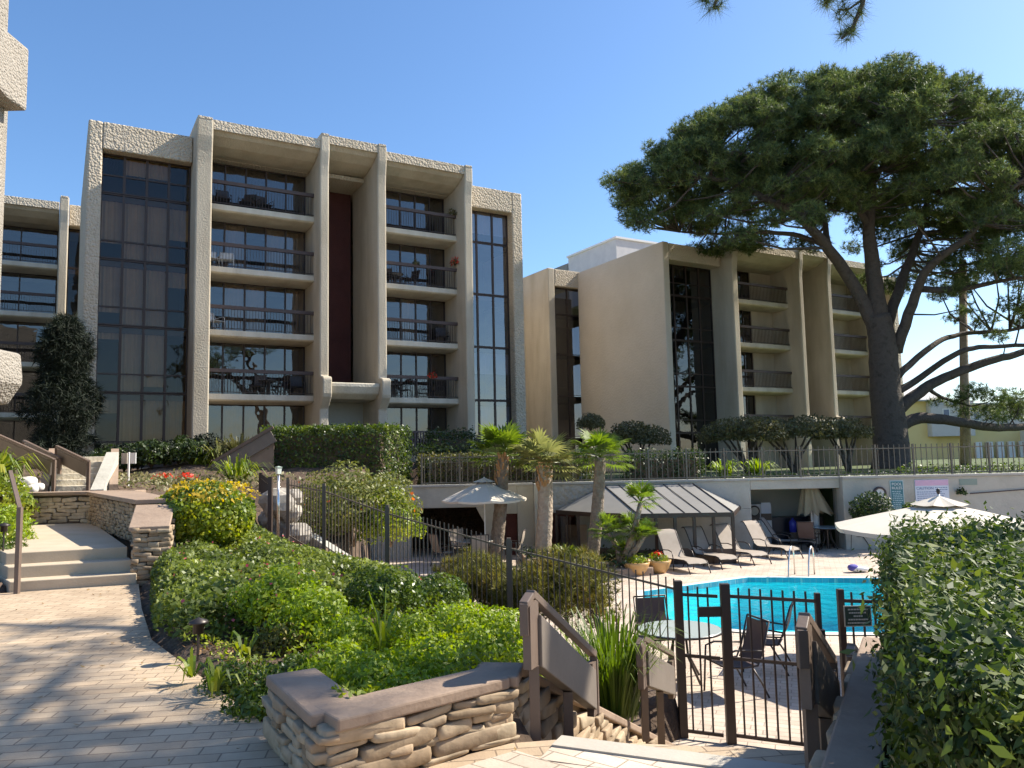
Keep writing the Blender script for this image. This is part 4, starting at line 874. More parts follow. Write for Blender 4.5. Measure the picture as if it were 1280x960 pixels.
nl_=[([(13.5,9.5,-1),(13.2,9.3,4),(12.5,9.2,7.5),(11.2,9.4,10.5),(9.5,9.6,12)],.5,.15,12),([(12.5,9.2,7.5),(10,8.6,9),(7.5,8.2,9.6),(5,8.0,9.2),(3.4,8.2,8.4)],.22,.05,7),([(11.2,9.4,10.5),(9,12,11),(6,13,11.5)],.18,.05,7),([(12.5,9.2,7.5),(9.5,6.5,9.5),(7,5.5,10)],.18,.05,7)]
ncl=near_clumps()
NP_=pine('pine_tree','near pine whose hanging needle tips enter the top of the picture',nl_,(13.5,9.5,-1),ncl,1.,120,14,.22,.012)
for i,(pp_,rt) in enumerate([([(878,-60),(884,-25),(890,4)],.16),([(1075,-50),(1072,-10),(1060,22)],.20),([(1071,-20),(1062,30),(1052,50)],.14),([(1040,-40),(1045,-8)],.13)]):
    pass
P_=lambda x,y,Y=7.5:tuple(PY(x,y,Y))
m=MB(); CC=[]
for pts_,w0 in (([(1110,-260),(1090,-60),(1078,5),(1066,35),(1052,48)],.035),([(1095,-60),(1055,-30),(1040,-5),(1032,4)],.02),([(1078,0),(1060,12),(1048,12)],.012),([(900,-260),(905,-60),(898,-8),(892,10)],.025),([(905,-60),(885,-15),(878,2)],.014)):
    m.tube([P_(*q) for q in pts_],[w0*(1-.15*i) for i in range(len(pts_))],6)
    for q0_,q1_ in zip(pts_[1:-1],pts_[2:]):
        for f in (.2,.45,.7,.95): CC.append(np.array(P_(q0_[0]+(q1_[0]-q0_[0])*f,q0_[1]+(q1_[1]-q0_[1])*f)))
o=m.build('hanging_twigs',BARK,NP_,glob=True); CC=np.array([c for c in CC for _ in range(2)])+rng.normal(0,.035,(len(CC)*2,3))
np_mesh('needle_tips',tufts(CC,34,.17,.0045,-.15),3,L_PINE,NP_)
# ================================================================= PLANTS
def H1(x,y): return float(hgt(x,y)[0])
# trimmed hedge before the ground floor
a=PY(325,600,27); b=PY(484,600,27)
hedge('clipped_hedge','tall clipped box hedge with bright top in front of the entry canopy',[(a[0],27),(b[0],27.2),(b[0]+.6,29),(a[0]+.2,28.9)],.55,float(PY(400,533,27)[2]),260,.11,L_HEDGE)
# round golden bush
c=PY(248,643,12.6); t=bush('golden_bush','round yellow green bush with golden top beside the stone pier',(c[0],c[1],c[2]),.78,14000,.07,L_YEL,kz=.70,ky=1.,asp=.6,thick=.45,amp=.12,lower=-.75)
P,D=lump(1000,(c[0]+.16,c[1],c[2]+.04),.75,.12,1.,.70,7,.12,.35); foliage('golden_tips',P,D,.07,L_YEL2,t,.6)
c=PY(214,645,13.4); bush('clipped_bush','dark green bush tucked between the stone pier coping and the golden bush',(c[0],c[1],c[2]-.05),.36,3000,.07,L_HEDGE,kz=.9,asp=.6)
# flowering shrub behind the pool fence
c=PY(442,636,20.5); bush('flowering_shrub','loose pale green shrub with a few orange flowers behind the pool fence',(c[0],c[1],c[2]-.15),1.35,12000,.10,leafmat('pale_shrub_leaves',[(.07,.10,.03),(.13,.17,.05),(.22,.25,.09)],.35),kz=.80,flowers=(ORANGE,22,.09),thick=.7,amp=.3)
c=PY(488,655,20.0); bush('flowering_shrub','bright green rounded shrub right of the loose pale shrub by the garage',(c[0],c[1],c[2]),.75,6000,.09,L_YEL,kz=1.,flowers=(ORANGE,8,.09),thick=.6)
# hedge behind the terrace fence
x=lambda px,Y:float(PY(px,600,Y)[0])
hedge('terrace_hedge','long clipped hedge with sunlit top behind the left part of the terrace fence',[(x(522,28.0),28.0),(x(742,28.0),28.0),(x(740,29.4),29.4),(x(525,29.4),29.4)],TZ-.1,1.78,170,.10,leafmat('olive_hedge_leaves',[(.03,.045,.012),(.07,.085,.02),(.16,.16,.035)],.3),wob=.05)
hedge('ivy_hedge','dark ivy covered hedge behind the terrace fence above the cabana roof',[(x(782,28.1),28.1),(x(880,28.1),28.1),(x(880,29.0),29.0),(x(782,29.0),29.0)],TZ-.1,1.72,190,.11,L_HEDGED,wob=.09)
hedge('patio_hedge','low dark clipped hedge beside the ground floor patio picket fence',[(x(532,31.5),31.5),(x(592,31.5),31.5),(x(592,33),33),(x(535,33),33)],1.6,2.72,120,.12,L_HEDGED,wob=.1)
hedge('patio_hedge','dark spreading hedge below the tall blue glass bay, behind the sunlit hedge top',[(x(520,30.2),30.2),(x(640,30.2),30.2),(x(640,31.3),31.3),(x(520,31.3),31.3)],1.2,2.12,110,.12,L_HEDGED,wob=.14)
hedge('edge_hedge','low dark hedge strip along the terrace edge right of the pine trunk',[(x(1120,27.95),27.95),(18.5,27.95),(18.5,28.5),(x(1120,28.5),28.5)],TZ-.1,1.0,120,.10,L_HEDGE,wob=.08)
hedge('edge_hedge','low dark creeping plants along the wall top above the recess',[(x(890,27.72),27.72),(x(1118,27.72),27.72),(x(1118,28.1),28.1),(x(890,28.1),28.1)],TZ-.05,.86,160,.09,L_HEDGED,wob=.05)
# grey gnarled trees on the terrace
def small_tree(label,px,py,Y,w,h,trunk_py,n=5200,material=L_OLIVE):
    c=PY(px,py,Y); b=(c[0]+.2,c[1],TZ); t=thing('gnarled_tree',label,'tree',b); m=MB()
    P,D=lump(n,(c[0],c[1],c[2]),w,.75,.8,h/w,8,.3,-.35); foliage('crown',P,D,.13,material,t,.45,1.2)
    for k in range(6):
        a=k*1.05; q=(c[0]+w*.65*math.cos(a),c[1]+w*.5*math.sin(a),c[2]+.1*h); m.tube([b,(b[0]*.7+q[0]*.3,b[1],b[2]+.45*(q[2]-b[2])),(b[0]*.35+q[0]*.65,(b[1]+q[1])/2,b[2]+.7*(q[2]-b[2])),q],[.09,.07,.05,.02],6)
    m.build('trunk',BARK,t,True,glob=True); return t
small_tree('low grey green gnarled tree before the dark window bay of the shaded block',928,545,32,1.45,.62,580)
small_tree('spreading grey gnarled tree in the middle of the terrace behind the fence',985,541,33,1.75,.68,580)
small_tree('small grey twisted tree at the foot of the big pine trunk',1052,542,33,1.0,.55,580,3200)
small_tree('pale grey leaved shrub tree in front of the blank side wall',792,549,33,1.2,.6,590)
c=PY(738,530,33); bush('terrace_shrub','dark rounded shrub poking up between the palm crowns',(c[0],c[1],c[2]),.5,1500,.11,L_OLIVE)
for i,(px,py,lab) in enumerate([(905,584,'bright fan leaved plant behind the terrace fence, left of two'),(948,584,'bright fan leaved plant behind the terrace fence, right of two')]):
    c=PY(px,py,28.8); t=thing('leafy_plant',lab,'plant',(c[0],c[1],TZ),0,'fan leaved plants on the terrace'); blades('leaves',(c[0],c[1],TZ),90,.85,.07,L_LIME,t,1.,.6)
# palms
def fan_crown(t,c,nf,r,material,up=.25,name='fronds',sz=.55):
    m=MB(); V_=[]
    for i in range(nf):
        az=i*2.399+random.random()*.4; el=random.uniform(-.45,1.35)*.9+up*.3; d=Vector((math.cos(az)*math.cos(el),math.sin(az)*math.cos(el),math.sin(el))); ls=r*random.uniform(.42,.6)
        h=Vector(c)+d*ls-Vector((0,0,.06*ls)); m.tube([c,tuple((Vector(c)+h)/2+Vector((0,0,.04))),tuple(h)],.011,4,cap=False)
        side=d.cross(Vector((0,0,1))); side=side.normalized() if side.length>.1 else Vector((1,0,0)); nrm=side.cross(d).normalized()
        for k in range(17):
            a=-1.75+3.5*k/16+random.uniform(-.05,.05); q=(d*math.cos(a)+side*math.sin(a)); ln=r*sz*random.uniform(.8,1.05)*(1-.10*abs(a)); w_=q.cross(nrm).normalized()*.028*r
            mid=h+q*ln*.55+nrm*.03; tip=h+q*ln-Vector((0,0,.16*ln))+nrm*.02
            V_.append([tuple(h),tuple(mid+w_),tuple(tip),tuple(mid-w_)])
    m.build('stalks',L_PALM,t,glob=True); np_mesh(name,np.array(V_).reshape(-1,3),4,material,t)
def palm(label,base,top,rb,rt,crown_r,material,barkm,nf=34,boots=True):
    t=thing('fan_palm',label,'palm',base); m=MB(); B=Vector(base);T=Vector(top); pts=[];rad=[]
    for i in range(25):
        f=i/24; pts.append(B.lerp(T,f)+Vector((.05*math.sin(f*3),0,0))); rad.append((rb+(rt-rb)*f)*(1+.06*(i%2))*(1.12 if f<.06 else 1))
    m.tube(pts,rad,14); m.build('trunk',barkm,t,True,glob=True)
    if boots:
        m=MB()
        for i in range(60):
            a=random.uniform(0,6.28); f=random.uniform(.72,1.0); p=B.lerp(T,f); d=Vector((math.cos(a),math.sin(a),1.1)); m.bar(p+Vector((math.cos(a),math.sin(a),0))*rt*.8,p+d*rt*1.25,.05,.018)
        m.build('leaf_boots',PALMO,t,glob=True)
    fan_crown(t,top,nf,crown_r,material); return t
Y=25.6; tp=PY(629,572,Y); palm('fan palm with orange trunk top behind the open umbrella',(tp[0]-.35,Y,DK),tuple(tp),.22,.18,1.35,L_PALM,PALMB)
Y=24.9; tp=PY(681,582,Y); palm('tallest pale trunked fan palm with greyish crown between umbrella and cabana',(PY(677,690,Y)[0],Y,DK),tuple(tp),.25,.22,1.4,L_PALMG,PALMP)
Y=24.0; tp=PY(750,572,Y); palm('leaning brown trunked fan palm in front of the cabana roof end',(PY(738,690,Y)[0],Y,DK),tuple(tp),.20,.16,1.15,L_PALM,PALMB,30,False)
def small_palm():
    Y=22.6; b=PY(776,700,Y); b=(b[0],Y,DK+.25); t=thing('clump_palm','many stemmed low fan palm clump growing in the rock bed before the cabana','palm',b)
    m=MB(); k=0
    for (px,py,r) in ((801,628,.62),(762,666,.60),(792,664,.6),(806,668,.45),(776,690,.35)):
        c=PY(px,py,Y+random.uniform(-.3,.3)); m.tube([b,((b[0]*.5+c[0]*.5)+.08,(b[1]+c[1])/2,b[2]*.5+c[2]*.5),tuple(c)],[.10,.09,.07],8); fan_crown(t,tuple(c),20,r*1.15,L_PALM,name='fronds',sz=.6)
    m.build('stems',PALMB,t,True,glob=True)
small_palm()
# rock bed around them
bedc=[(x(655,24.3),24.3),(x(700,23.6),23.6),(x(762,21.9),21.9),(x(812,22.2),22.2),(x(822,24.5),24.5),(x(700,26.3),26.3),(x(650,26.0),26.0)]
t=thing('palm_bed','raised brown edged planting bed holding the palms before the cabana','planting bed',(bedc[2][0],bedc[2][1],DK)); m=MB(); m.prism(bedc,DK-.1,DK+.22); m.build('edge',CAPM,t,glob=True,bevel=.03); m=MB(); g=np.mean(bedc,0); m.prism([(g[0]+(p[0]-g[0])*.9,g[1]+(p[1]-g[1])*.9) for p in bedc],DK+.221,DK+.26); m.build('soil',SOIL,t,glob=True)
q=np.array(bedc); P=[]; 
while len(P)<900:
    r_=np.array([rng.uniform(q[:,0].min(),q[:,0].max()),rng.uniform(q[:,1].min(),q[:,1].max())])
    if inside(r_[None],bedc)[0]: P.append([*r_,DK+.28+abs(rng.normal(0,.09))])
P=np.array(P); o=foliage('low_planting',P,np.tile([0,0,1.],(len(P),1)),.13,L_HEDGED,None,.5,1.); tag(o,kind='stuff',label='low dark leafy planting under the palms',cat='ground cover')
c=(x(705,23.9),23.9,DK+.25); t=thing('leafy_plant','pale yellow rosette plant before the cabana window','plant',c); blades('leaves',c,70,.55,.07,L_YEL,t,1.1,.7)
# ground cover on the mound
def scatter(poly,n,base,spread,extra=lambda x,y:0,keep=None):
    q=np.array(poly); out=[]
    while sum(len(o) for o in out)<n:
        r_=np.column_stack([rng.uniform(q[:,0].min(),q[:,0].max(),n),rng.uniform(q[:,1].min(),q[:,1].max(),n)]); r_=r_[inside(r_,poly)]; out.append(r_)
    r_=np.concatenate(out)[:n]; z=terr(r_[:,0],r_[:,1]); h=extra(r_[:,0],r_[:,1]); 
    z=z+base+h*rng.random(n)**.35+rng.normal(0,spread,n); P=np.column_stack([r_,z]); return P
MOUND=[(-5.0,11.0),(-4.25,9.35),(-3.45,7.7),(-2.9,7.0),(-2.2,7.6),(-1.4,8.4),(-.6,9.6),(-.2,11.0),(-.9,12.7),(-2.4,14.5),(-3.9,16.0),(-4.9,15.8),(-5.3,13.2)]
def mh(x,y):
    d=pdist(np.column_stack([x,y]),MOUND); return .34*np.clip(d/.25,0,1)**.5+.04*np.sin(x*2.2)*np.cos(y*2.9)+.035*np.sin(x*7+y*5)
P=scatter(MOUND,78000,.02,.02,mh); D=np.tile([.05,-.25,1.],(len(P),1)); o=foliage('ground_cover',P,D,.062,L_COVER,None,.62,.75); tag(o,kind='stuff',label='dense low green ground cover carpeting the mound beside the path',cat='ground cover')
P=scatter(MOUND,700,.05,.02,mh); P[:,2]+=.04; P=P[rng.random(len(P))<.22]; o=foliage('tiny_flowers',P,np.tile([0,-.5,1.],(len(P),1)),.035,PINK,None,1.); tag(o,kind='stuff',label='tiny pink flowers scattered in the ground cover',cat='flowers')
# bushes in the planter
def pb(name,label,px,py,z,r,n,size,mt,kz=.75,**k):
    z-=.10; c=PZ(px,py,z); return bush(name,label,(c[0],c[1],z),r*.80,n,size*.9,mt,kz,**k)
pb('shrub','bright green upright shrub in the middle of the planted mound',345,752,.40,.42,5200,.05,L_LIME,kz=.85,thick=.8,amp=.35,flowers=(PINK,26,.03))
pb('shrub','small lime shrub left of the arching plant',395,775,.34,.40,4200,.05,L_LIME,kz=.75,thick=.8,amp=.35)
pb('shrub','dark twiggy shrub rising at the right of the ground cover',478,748,.35,.42,4200,.05,L_HEDGE,kz=.8,thick=.8,amp=.3)
pb('shrub','low dark red stemmed shrub behind the arching plant',540,745,.15,.45,4200,.05,L_HEDGE,kz=.6,thick=.8)
pb('shrub','olive brown shrub under the bright shrub by the dry soil',350,800,.22,.30,2200,.045,L_JUNI,kz=.7,thick=.9)
for i,(px,py,z,r,lab) in enumerate([(470,858,.30,.34,'lime green succulent mound closest to the planter corner'),(420,840,.28,.30,'lime green low plant left of the corner mound'),(540,840,.30,.34,'lime green low plant behind the middle of the planter coping'),(600,820,.25,.33,'lime green low plant by the bend of the planter coping'),(510,800,.27,.36,'lime green plant under the arching leaf'),(575,785,.22,.36,'lime green plant in the middle right of the planter'),(625,790,.15,.32,'lime green plant next to the first handrail post'),(445,800,.30,.30,'lime green plant left of the arching leaf'),(360,850,.20,.26,'dark green tufted plant by the left end of the coping'),(330,880,.14,.24,'dark green tufted plant spilling onto the path edge'),(300,855,.12,.26,'small dark green tuft along the curved path edge'),(500,880,.30,.26,'lime green cushion plant touching the coping'),(560,870,.27,.24,'small lime cushion plant near the coping centre'),(655,830,.02,.26,'lime plant behind the boxed handrail panel')]):
    pb('low_plant',lab,px,py,z,r,3000 if i<8 or i>10 else 2200,.042,L_LIME if i not in(8,9,10) else L_HEDGE,kz=.62,thick=.85,amp=.4,group='low bedding plants of the planter',cat='plant')
BED=[(-1.30,4.95),(-.92,4.25),(-.25,4.85),(-.15,5.2),(.65,7.0),(1.3,8.6),(.7,9.8),(-.6,9.5),(-1.4,8.3),(-2.2,7.5),(-2.9,6.95),(-2.35,6.35),(-1.5,5.1)]
P=scatter(BED,24000,.0,.012,lambda x,y:.10+.10*np.sin(x*5)*np.cos(y*4.3)); D=np.tile([.05,-.25,1.],(len(P),1)); keep=(np.sin(P[:,0]*4.1+1)*np.cos(P[:,1]*3.7)>-.45)&~((P[:,0]<-1.35)&(rng.random(len(P))<.8)); o=foliage('bed_cover',P[keep],D[keep],.045,leafmat('bed_leaves',[(.06,.11,.015),(.18,.27,.03),(.36,.44,.06)],.4),None,.5,.9); tag(o,kind='stuff',label='small mixed leaves covering the planter soil',cat='ground cover')
P=scatter(BED,3000,.0,.01,lambda x,y:.0*x+.03); o=foliage('leaf_litter',P,np.tile([0,0,1.],(len(P),1)),.05,leafmat('litter',[(.10,.06,.035),(.22,.15,.09),(.30,.22,.15)],.1),None,.5,.5); tag(o,kind='stuff',label='dry fallen leaves on the planter soil',cat='leaf litter')
# junipers by the pool fence
for i,(px,py,z,r,kz,lab) in enumerate([(590,735,-.62,.50,.8,'feathery olive juniper left of three by the pool fence'),(648,748,-.70,.50,.8,'feathery olive juniper between the other two by the pool fence'),(708,748,-.62,.56,.9,'dark feathery juniper right of three beside the tall grass clump')]):
    c=PZ(px,py,z); t=thing('juniper',lab,'bush',(c[0],c[1],z-.5),0,'junipers by the pool fence'); P,D=lump(1500,(c[0],c[1],z),r*1.15,.8,1,kz,8,.35,-.5); np_mesh('foliage',tufts(P,14,.15,.013,.7,.6),3,L_JUNI,t); m=MB(); m.tube([(c[0],c[1],z-.6),(c[0],c[1],z)],[.04,.02],6); m.build('stem',TWIG,t,glob=True)
c=PZ(768,868,-.55); t=thing('ornamental_grass','tall green strap leaved grass clump between the two handrail guards','grass clump',(c[0],c[1],-.75)); blades('leaves',(c[0],c[1],-.75),420,1.0,.014,leafmat('grass_blades',[(.05,.10,.015),(.10,.18,.025),(.17,.26,.05)],.4),t,.62,.5,.22)
for (px,py,z,n,ln,lab) in [(268,862,.06,16,.26,'small strap leaved plant with pale tips near the path edge'),(305,820,.05,14,.26,'little spiky variegated plant in the bare soil patch'),(480,815,.15,10,.55,'arching broad leaved plant bending over the lime bedding'),(240,846,.05,12,.22,'small dark strap plant at the curved path edge')]:
    c=PZ(px,py,z); t=thing('strap_plant',lab,'plant',(c[0],c[1],z)); blades('leaves',(c[0],c[1],z),n,ln,.028,L_YEL,t,1.1,1.0,.05)
# big hedge at the right
HM=leafmat('broad_hedge_leaves',[(.02,.045,.014),(.045,.085,.022),(.09,.145,.035),(.17,.22,.05)],.3,.6)
a=PZ(1103,668,1.12)[:2]; 
HP=[(.98,2.0),(2.2,4.7),(2.45,4.95),(6.5,5.1),(6.5,1.0),(.9,1.0)]
hedge('big_hedge','large glossy broad leaved hedge filling the right foreground',HP,.10,1.10,7600,.038,HM,wob=.06,asp=.42,inner=.035)
# left edge planting
for (px,py,Y,r,n,sz,mt,kz,lab) in [(-4,672,13.0,.50,3000,.07,L_LIME,.9,'bright green bush at the left edge beside the steps'),(2,708,11.6,.38,2500,.06,L_HEDGE,1.0,'dark green bush at the left edge below the small lantern'),(-6,628,16.2,.7,3000,.09,L_YEL,.7,'rounded bush at the left edge above the landing wall')]:
    c=PY(px,py,Y); bush('edge_bush',lab,(c[0],c[1],c[2]),r,n,sz,mt,kz)
c=PY(10,592,18.5); t=thing('cycad','yellow green cycad like fan plant at the left edge above the white rocks','plant',(c[0]-.5,c[1],1.1)); blades('leaves',(c[0]-.4,c[1],1.15),160,1.1,.07,L_YEL,t,1.2,.9,.25)
for i,(px,py,s_,lb) in enumerate([(17,606,.15,'small white rock at the left end of the pile below the cycad'),(25,611,.19,'white rock second from the left in the pile below the cycad'),(33,604,.22,'largest white rock at the top middle of the pile below the cycad'),(38,612,.17,'white rock second from the right in the pile below the cycad'),(46,609,.16,'white rock at the right end of the pile, next to the stair'),(29,615,.12,'smallest white rock lowest in the pile below the cycad')]):
    c=PY(px,py,18.0+.15*(i%3)); t=MB(); stone(t,(0,0,0),s_*2,s_*1.6,s_*1.3,(1,0),(0,1),e=.7); o=t.build('white_rock',ROCKW,None,True); o.location=[float(v_) for v_ in c]
    tag(o,lb,'rock','white rocks by the garden stair')
# flower bed and dark shrubs under the glass bay
for i in range(8):
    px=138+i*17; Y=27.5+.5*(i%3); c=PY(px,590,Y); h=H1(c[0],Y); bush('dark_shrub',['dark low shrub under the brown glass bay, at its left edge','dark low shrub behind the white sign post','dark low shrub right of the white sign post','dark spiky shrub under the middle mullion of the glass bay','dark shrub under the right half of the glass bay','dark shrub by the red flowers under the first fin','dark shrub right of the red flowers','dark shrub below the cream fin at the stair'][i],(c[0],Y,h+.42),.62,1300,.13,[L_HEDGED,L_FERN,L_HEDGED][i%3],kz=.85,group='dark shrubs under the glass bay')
for (px,lab) in ((203,'left cluster of red geraniums above the golden bush'),(232,'right cluster of red geraniums above the golden bush')):
    c=PY(px,595,24); t=thing('red_flowers',lab,'flowers',(c[0],24,c[2]-.4)); P,D=lump(260,(c[0],24,c[2]-.25),.34,.8,1,.7); foliage('leaves',P,D,.12,L_HEDGE,t); P,D=lump(90,(c[0],24,c[2]-.08),.33,.4,1,.45,lower=.0); foliage('petals',P,D,.08,RED,t,.9)
for (px,py,lab,mt) in ((250,572,'pale strap leaved plant left of three by the stair stringer',L_YEL),(278,566,'pale strap leaved plant between the others by the stair stringer',L_PALMG),(300,560,'pale strap leaved plant nearest the clipped hedge',L_OLIVE),(296,588,'small yellow green palm below the stair stringer',L_YEL)):
    c=PY(px,py,27.5 if py<580 else 24.5); t=thing('strap_plant',lab,'plant',(c[0],c[1],c[2]-.7),0); blades('leaves',(c[0],c[1],c[2]-.6),110,1.2,.06,mt,t,.9,.8,.25)
P=[];
Wp=[(-13,20.5),(-8.5,20.5),(-6.2,24.0),(-11,25.5)]
q=np.column_stack([rng.uniform(-13,-6,2600),rng.uniform(20,25.5,2600)]); q=q[inside(q,Wp)]; z=hgt(q[:,0],q[:,1])+.1+.25*rng.random(len(q)); o=foliage('bedding_plants',np.column_stack([q,z]),np.tile([0,0,1.],(len(q),1)),.12,leafmat('bedding_leaves',[(.05,.08,.03),(.16,.18,.10),(.35,.36,.30)],.3),None,.6,1.); tag(o,kind='stuff',label='low mixed bedding plants and pale flowers below the glass bay',cat='bedding')
# dark conifer
c=PY(80,480,30); t=thing('conifer','very dark drooping conifer against the shaded balconies at the far left','tree',(c[0],30,1.0)); m=MB(); m.tube([(c[0],30,1),(c[0],30,6.4)],[.2,.05],8); m.build('trunk',BARK,t,glob=True)
zt2=float(PY(80,398,30)[2]); P=[]
for i in range(2600):
    f=random.random()**.8; z=1.2+(zt2-1.2)*f; r=(1.35*(1-f)**.42+.3)*(1+.2*math.sin(f*17))*random.random()**.5; a=random.uniform(0,6.28); P.append((c[0]+r*math.cos(a)*.85,30+r*math.sin(a),z+.35*math.sin(a*3)*r*.5))
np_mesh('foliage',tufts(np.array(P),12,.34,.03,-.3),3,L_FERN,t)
# ================================================================= STAIRS AND SMALL STRUCTURES AT THE LEFT
def flight(name,label,P0,dirv,wd,n,rise,run,z0,material,cat='stair'):
    t=thing(name,label,cat,(P0[0],P0[1],z0)); m=MB(); d=np.array(dirv)/np.linalg.norm(dirv); q=np.array([d[1],-d[0]])*wd
    for i in range(n):
        a=np.array(P0)+d*run*i; b=np.array(P0)+d*run*n+d*.6; m.prism([tuple(a),tuple(a+q),tuple(b+q),tuple(b)],z0-.5,z0+rise*(i+1)-.002*i)
    m.build('treads',material,t,glob=True,bevel=.01); return t,d,q
P0=PY(62,612,19.6)
GS,gd,gq=flight('garden_stair','sunlit concrete garden stair between two boxed handrails at upper left',(P0[0],P0[1]),(-.45,.9),1.35,6,.15,.36,1.0,SLABM)
def cheek(t,p,d,Ln,z0,z1,h=.35,w_=.2,material=NOSE):
    m=MB(); a=np.array(p); b=a+d*Ln; n=np.array([d[1],-d[0]])*w_/2; v=[]
    for s,z in ((a,z0),(b,z1)): v+=[(*(s-n),z-h),(*(s+n),z-h),(*(s+n),z),(*(s-n),z)]
    m.add(v,[(0,1,2,3),(7,6,5,4),(0,4,5,1),(1,5,6,2),(2,6,7,3),(3,7,4,0)]); m.build('cheek_wall',material,t,glob=True)
cheek(GS,(P0[0]-.1,P0[1]-.1),gd,2.9,1.18,2.15,.7,.2,CAPM); cheek(GS,(P0[0]+gq[0]+.12,P0[1]+gq[1]-.1),gd,2.9,1.16,2.12,.6,.2,CAPM)
def hrail(label,a,b,pa,pb,hp=.33):
    t=thing('stair_guard',label,'handrail',(a[0],a[1],a[2]-.9),0,'boxed handrails of the garden stair'); a=Vector([float(v_) for v_ in a]); b=Vector([float(v_) for v_ in b])
    m=MB(); m.bar(a,b,.07,.06); m.build('handrail',WOODF,t,glob=True); m=MB(); d=(b-a); m.bar(a+d*.04-Vector((0,0,.06+hp/2)),b-d*.04-Vector((0,0,.06+hp/2)),.05,hp); m.build('panel',WOODP,t,glob=True)
    for p in (a,b): q=MB(); q.bar(p,p-Vector((0,0,.95)),.07,.07,up=(0,1,0)); q.build('post',WOODF,t,glob=True)
hrail('long boxed handrail left of the garden stair',PY(68,575,19.0),PY(-4,543,21.5),0,0)
hrail('boxed handrail right of the garden stair, ending near the white cheek wall',PY(111,577,19.3),PY(71,558,21.2),0,0)
hrail('partly hidden boxed handrail between the two nearer ones on the garden stair',PY(75,573,20.6),PY(30,551,23.0),0,0)
c=PY(137,596,20); t=thing('cheek_wall','short sloping pale concrete cheek wall beside the garden stair foot','wall',(c[0],20,1)); cheek(t,(c[0]-.1,19.6),np.array([-.3,.95]),2.0,1.05,2.0,1.0,.30,WALLM)
# stair stringer behind the golden bush
a=PY(268,588,26.6); b=PY(342,545,26.9); t=thing('patio_stair','brown boxed stair side climbing behind the strap plants to the clipped hedge','stair',(a[0],a[1],1)); m=MB(); v1=Vector([float(q) for q in a]); v2=Vector([float(q) for q in b])
m.bar(v1,v2,.12,.42); m.build('side_panel',WOODP,t,glob=True); m=MB(); m.bar(v1+Vector((0,-.05,.30)),v2+Vector((0,-.05,.30)),.14,.10); m.build('handrail',WOODF,t,glob=True); m=MB(); n_=Vector((-(v2-v1).y,(v2-v1).x,0)).normalized(); W8=[]
for k_ in (.07,1.4): W8+=[tuple(v1+n_*k_-Vector((0,0,.22))),tuple(v2+n_*k_-Vector((0,0,.22))),(v2.x+n_.x*k_,v2.y+n_.y*k_,.9),(v1.x+n_.x*k_,v1.y+n_.y*k_,.9)]
m.add(W8,[(0,1,2,3),(7,6,5,4),(0,4,5,1),(1,5,6,2),(3,2,6,7),(0,3,7,4)]); m.build('flight',CAPM,t,glob=True)
# sign post, lantern post, path lights
c=PY(164,600,22); zt3=float(PY(164,566,22)[2]); t=thing('garden_sign','thin post with two small white blank sided signs among the bedding','sign',(c[0],22,1.0)); m=MB(); m.bar((c[0]-.08,22,1.0),(c[0]-.08,22,zt3+.02),.04,.04,up=(0,1,0)); m.build('post',WHITE,t,glob=True)
m=MB(); m.box(c[0]-.02,21.96,zt3-.30,c[0]+.13,21.99,zt3); m.build('sign_panel',WHITE,t,glob=True); m=MB(); m.box(c[0]-.30,22.02,zt3-.30,c[0]-.14,22.05,zt3); m.build('sign_panel',noisy('tan_sign',(.4,.36,.3),(.45,.41,.35)),t,glob=True)
c=PY(348,600,17.6); zt3=float(PY(348,584,17.6)[2]); t=thing('lantern_post','slim grey post with small glass lantern rising from the cascade','lamp',(c[0],17.6,.2)); m=MB(); m.tube([(c[0],17.6,-.1),(c[0],17.6,zt3-.16)],.035,8); m.build('post',STEEL,t,True,glob=True)
m=MB(); m.lathe([(.0,.03),(.09,.0),(.085,-.02)],(c[0],17.6,zt3),4); m.build('lantern_cap',mat('grey_green',(.3,.36,.3),.5),t,glob=True); m=MB(); m.lathe([(.075,-.02),(.06,-.15),(.0,-.16)],(c[0],17.6,zt3),4); m.build('lantern_glass',mat('frosted_glass',(.75,.78,.68),.3),t,glob=True)
for (px,py,z,lab) in ((248,787,.25,'small dark path spotlight half hidden in the mound edge'),(5,662,.75,'small dark path lantern at the left edge of the picture'),(600,672,.0,'x')):
    if lab=='x': continue
    c=PZ(px,py,z); t=thing('path_light',lab,'lamp',(c[0],c[1],z-.25)); m=MB(); m.lathe([(.0,.10),(.075,.07),(.08,.05),(.045,.045),(.045,-.03),(0,-.03)],(c[0],c[1],z),12); m.build('lamp_head',METALD,t,True,glob=True); m=MB(); m.tube([(c[0],c[1],z-.4),(c[0],c[1],z-.03)],.012,6); m.build('stake',METALD,t,glob=True)
# bollard rail post at the left of the steps
c=PZ(21,742,0); t=thing('rail_post','slim brown handrail post at the left of the landing steps','post',(c[0],c[1],0)); m=MB(); m.bar((c[0],c[1],0),(c[0],c[1],float(PY(23,634,c[1])[2])),.055,.055,up=(0,1,0)); m.build('post',WOODF,t,glob=True); m=MB(); zq=float(PY(23,634,c[1])[2]); m.bar((c[0],c[1],zq-.02),(c[0]-1.0,c[1]+1.35,zq+.46),.05,.04); m.build('handrail',WOODF,t,glob=True)
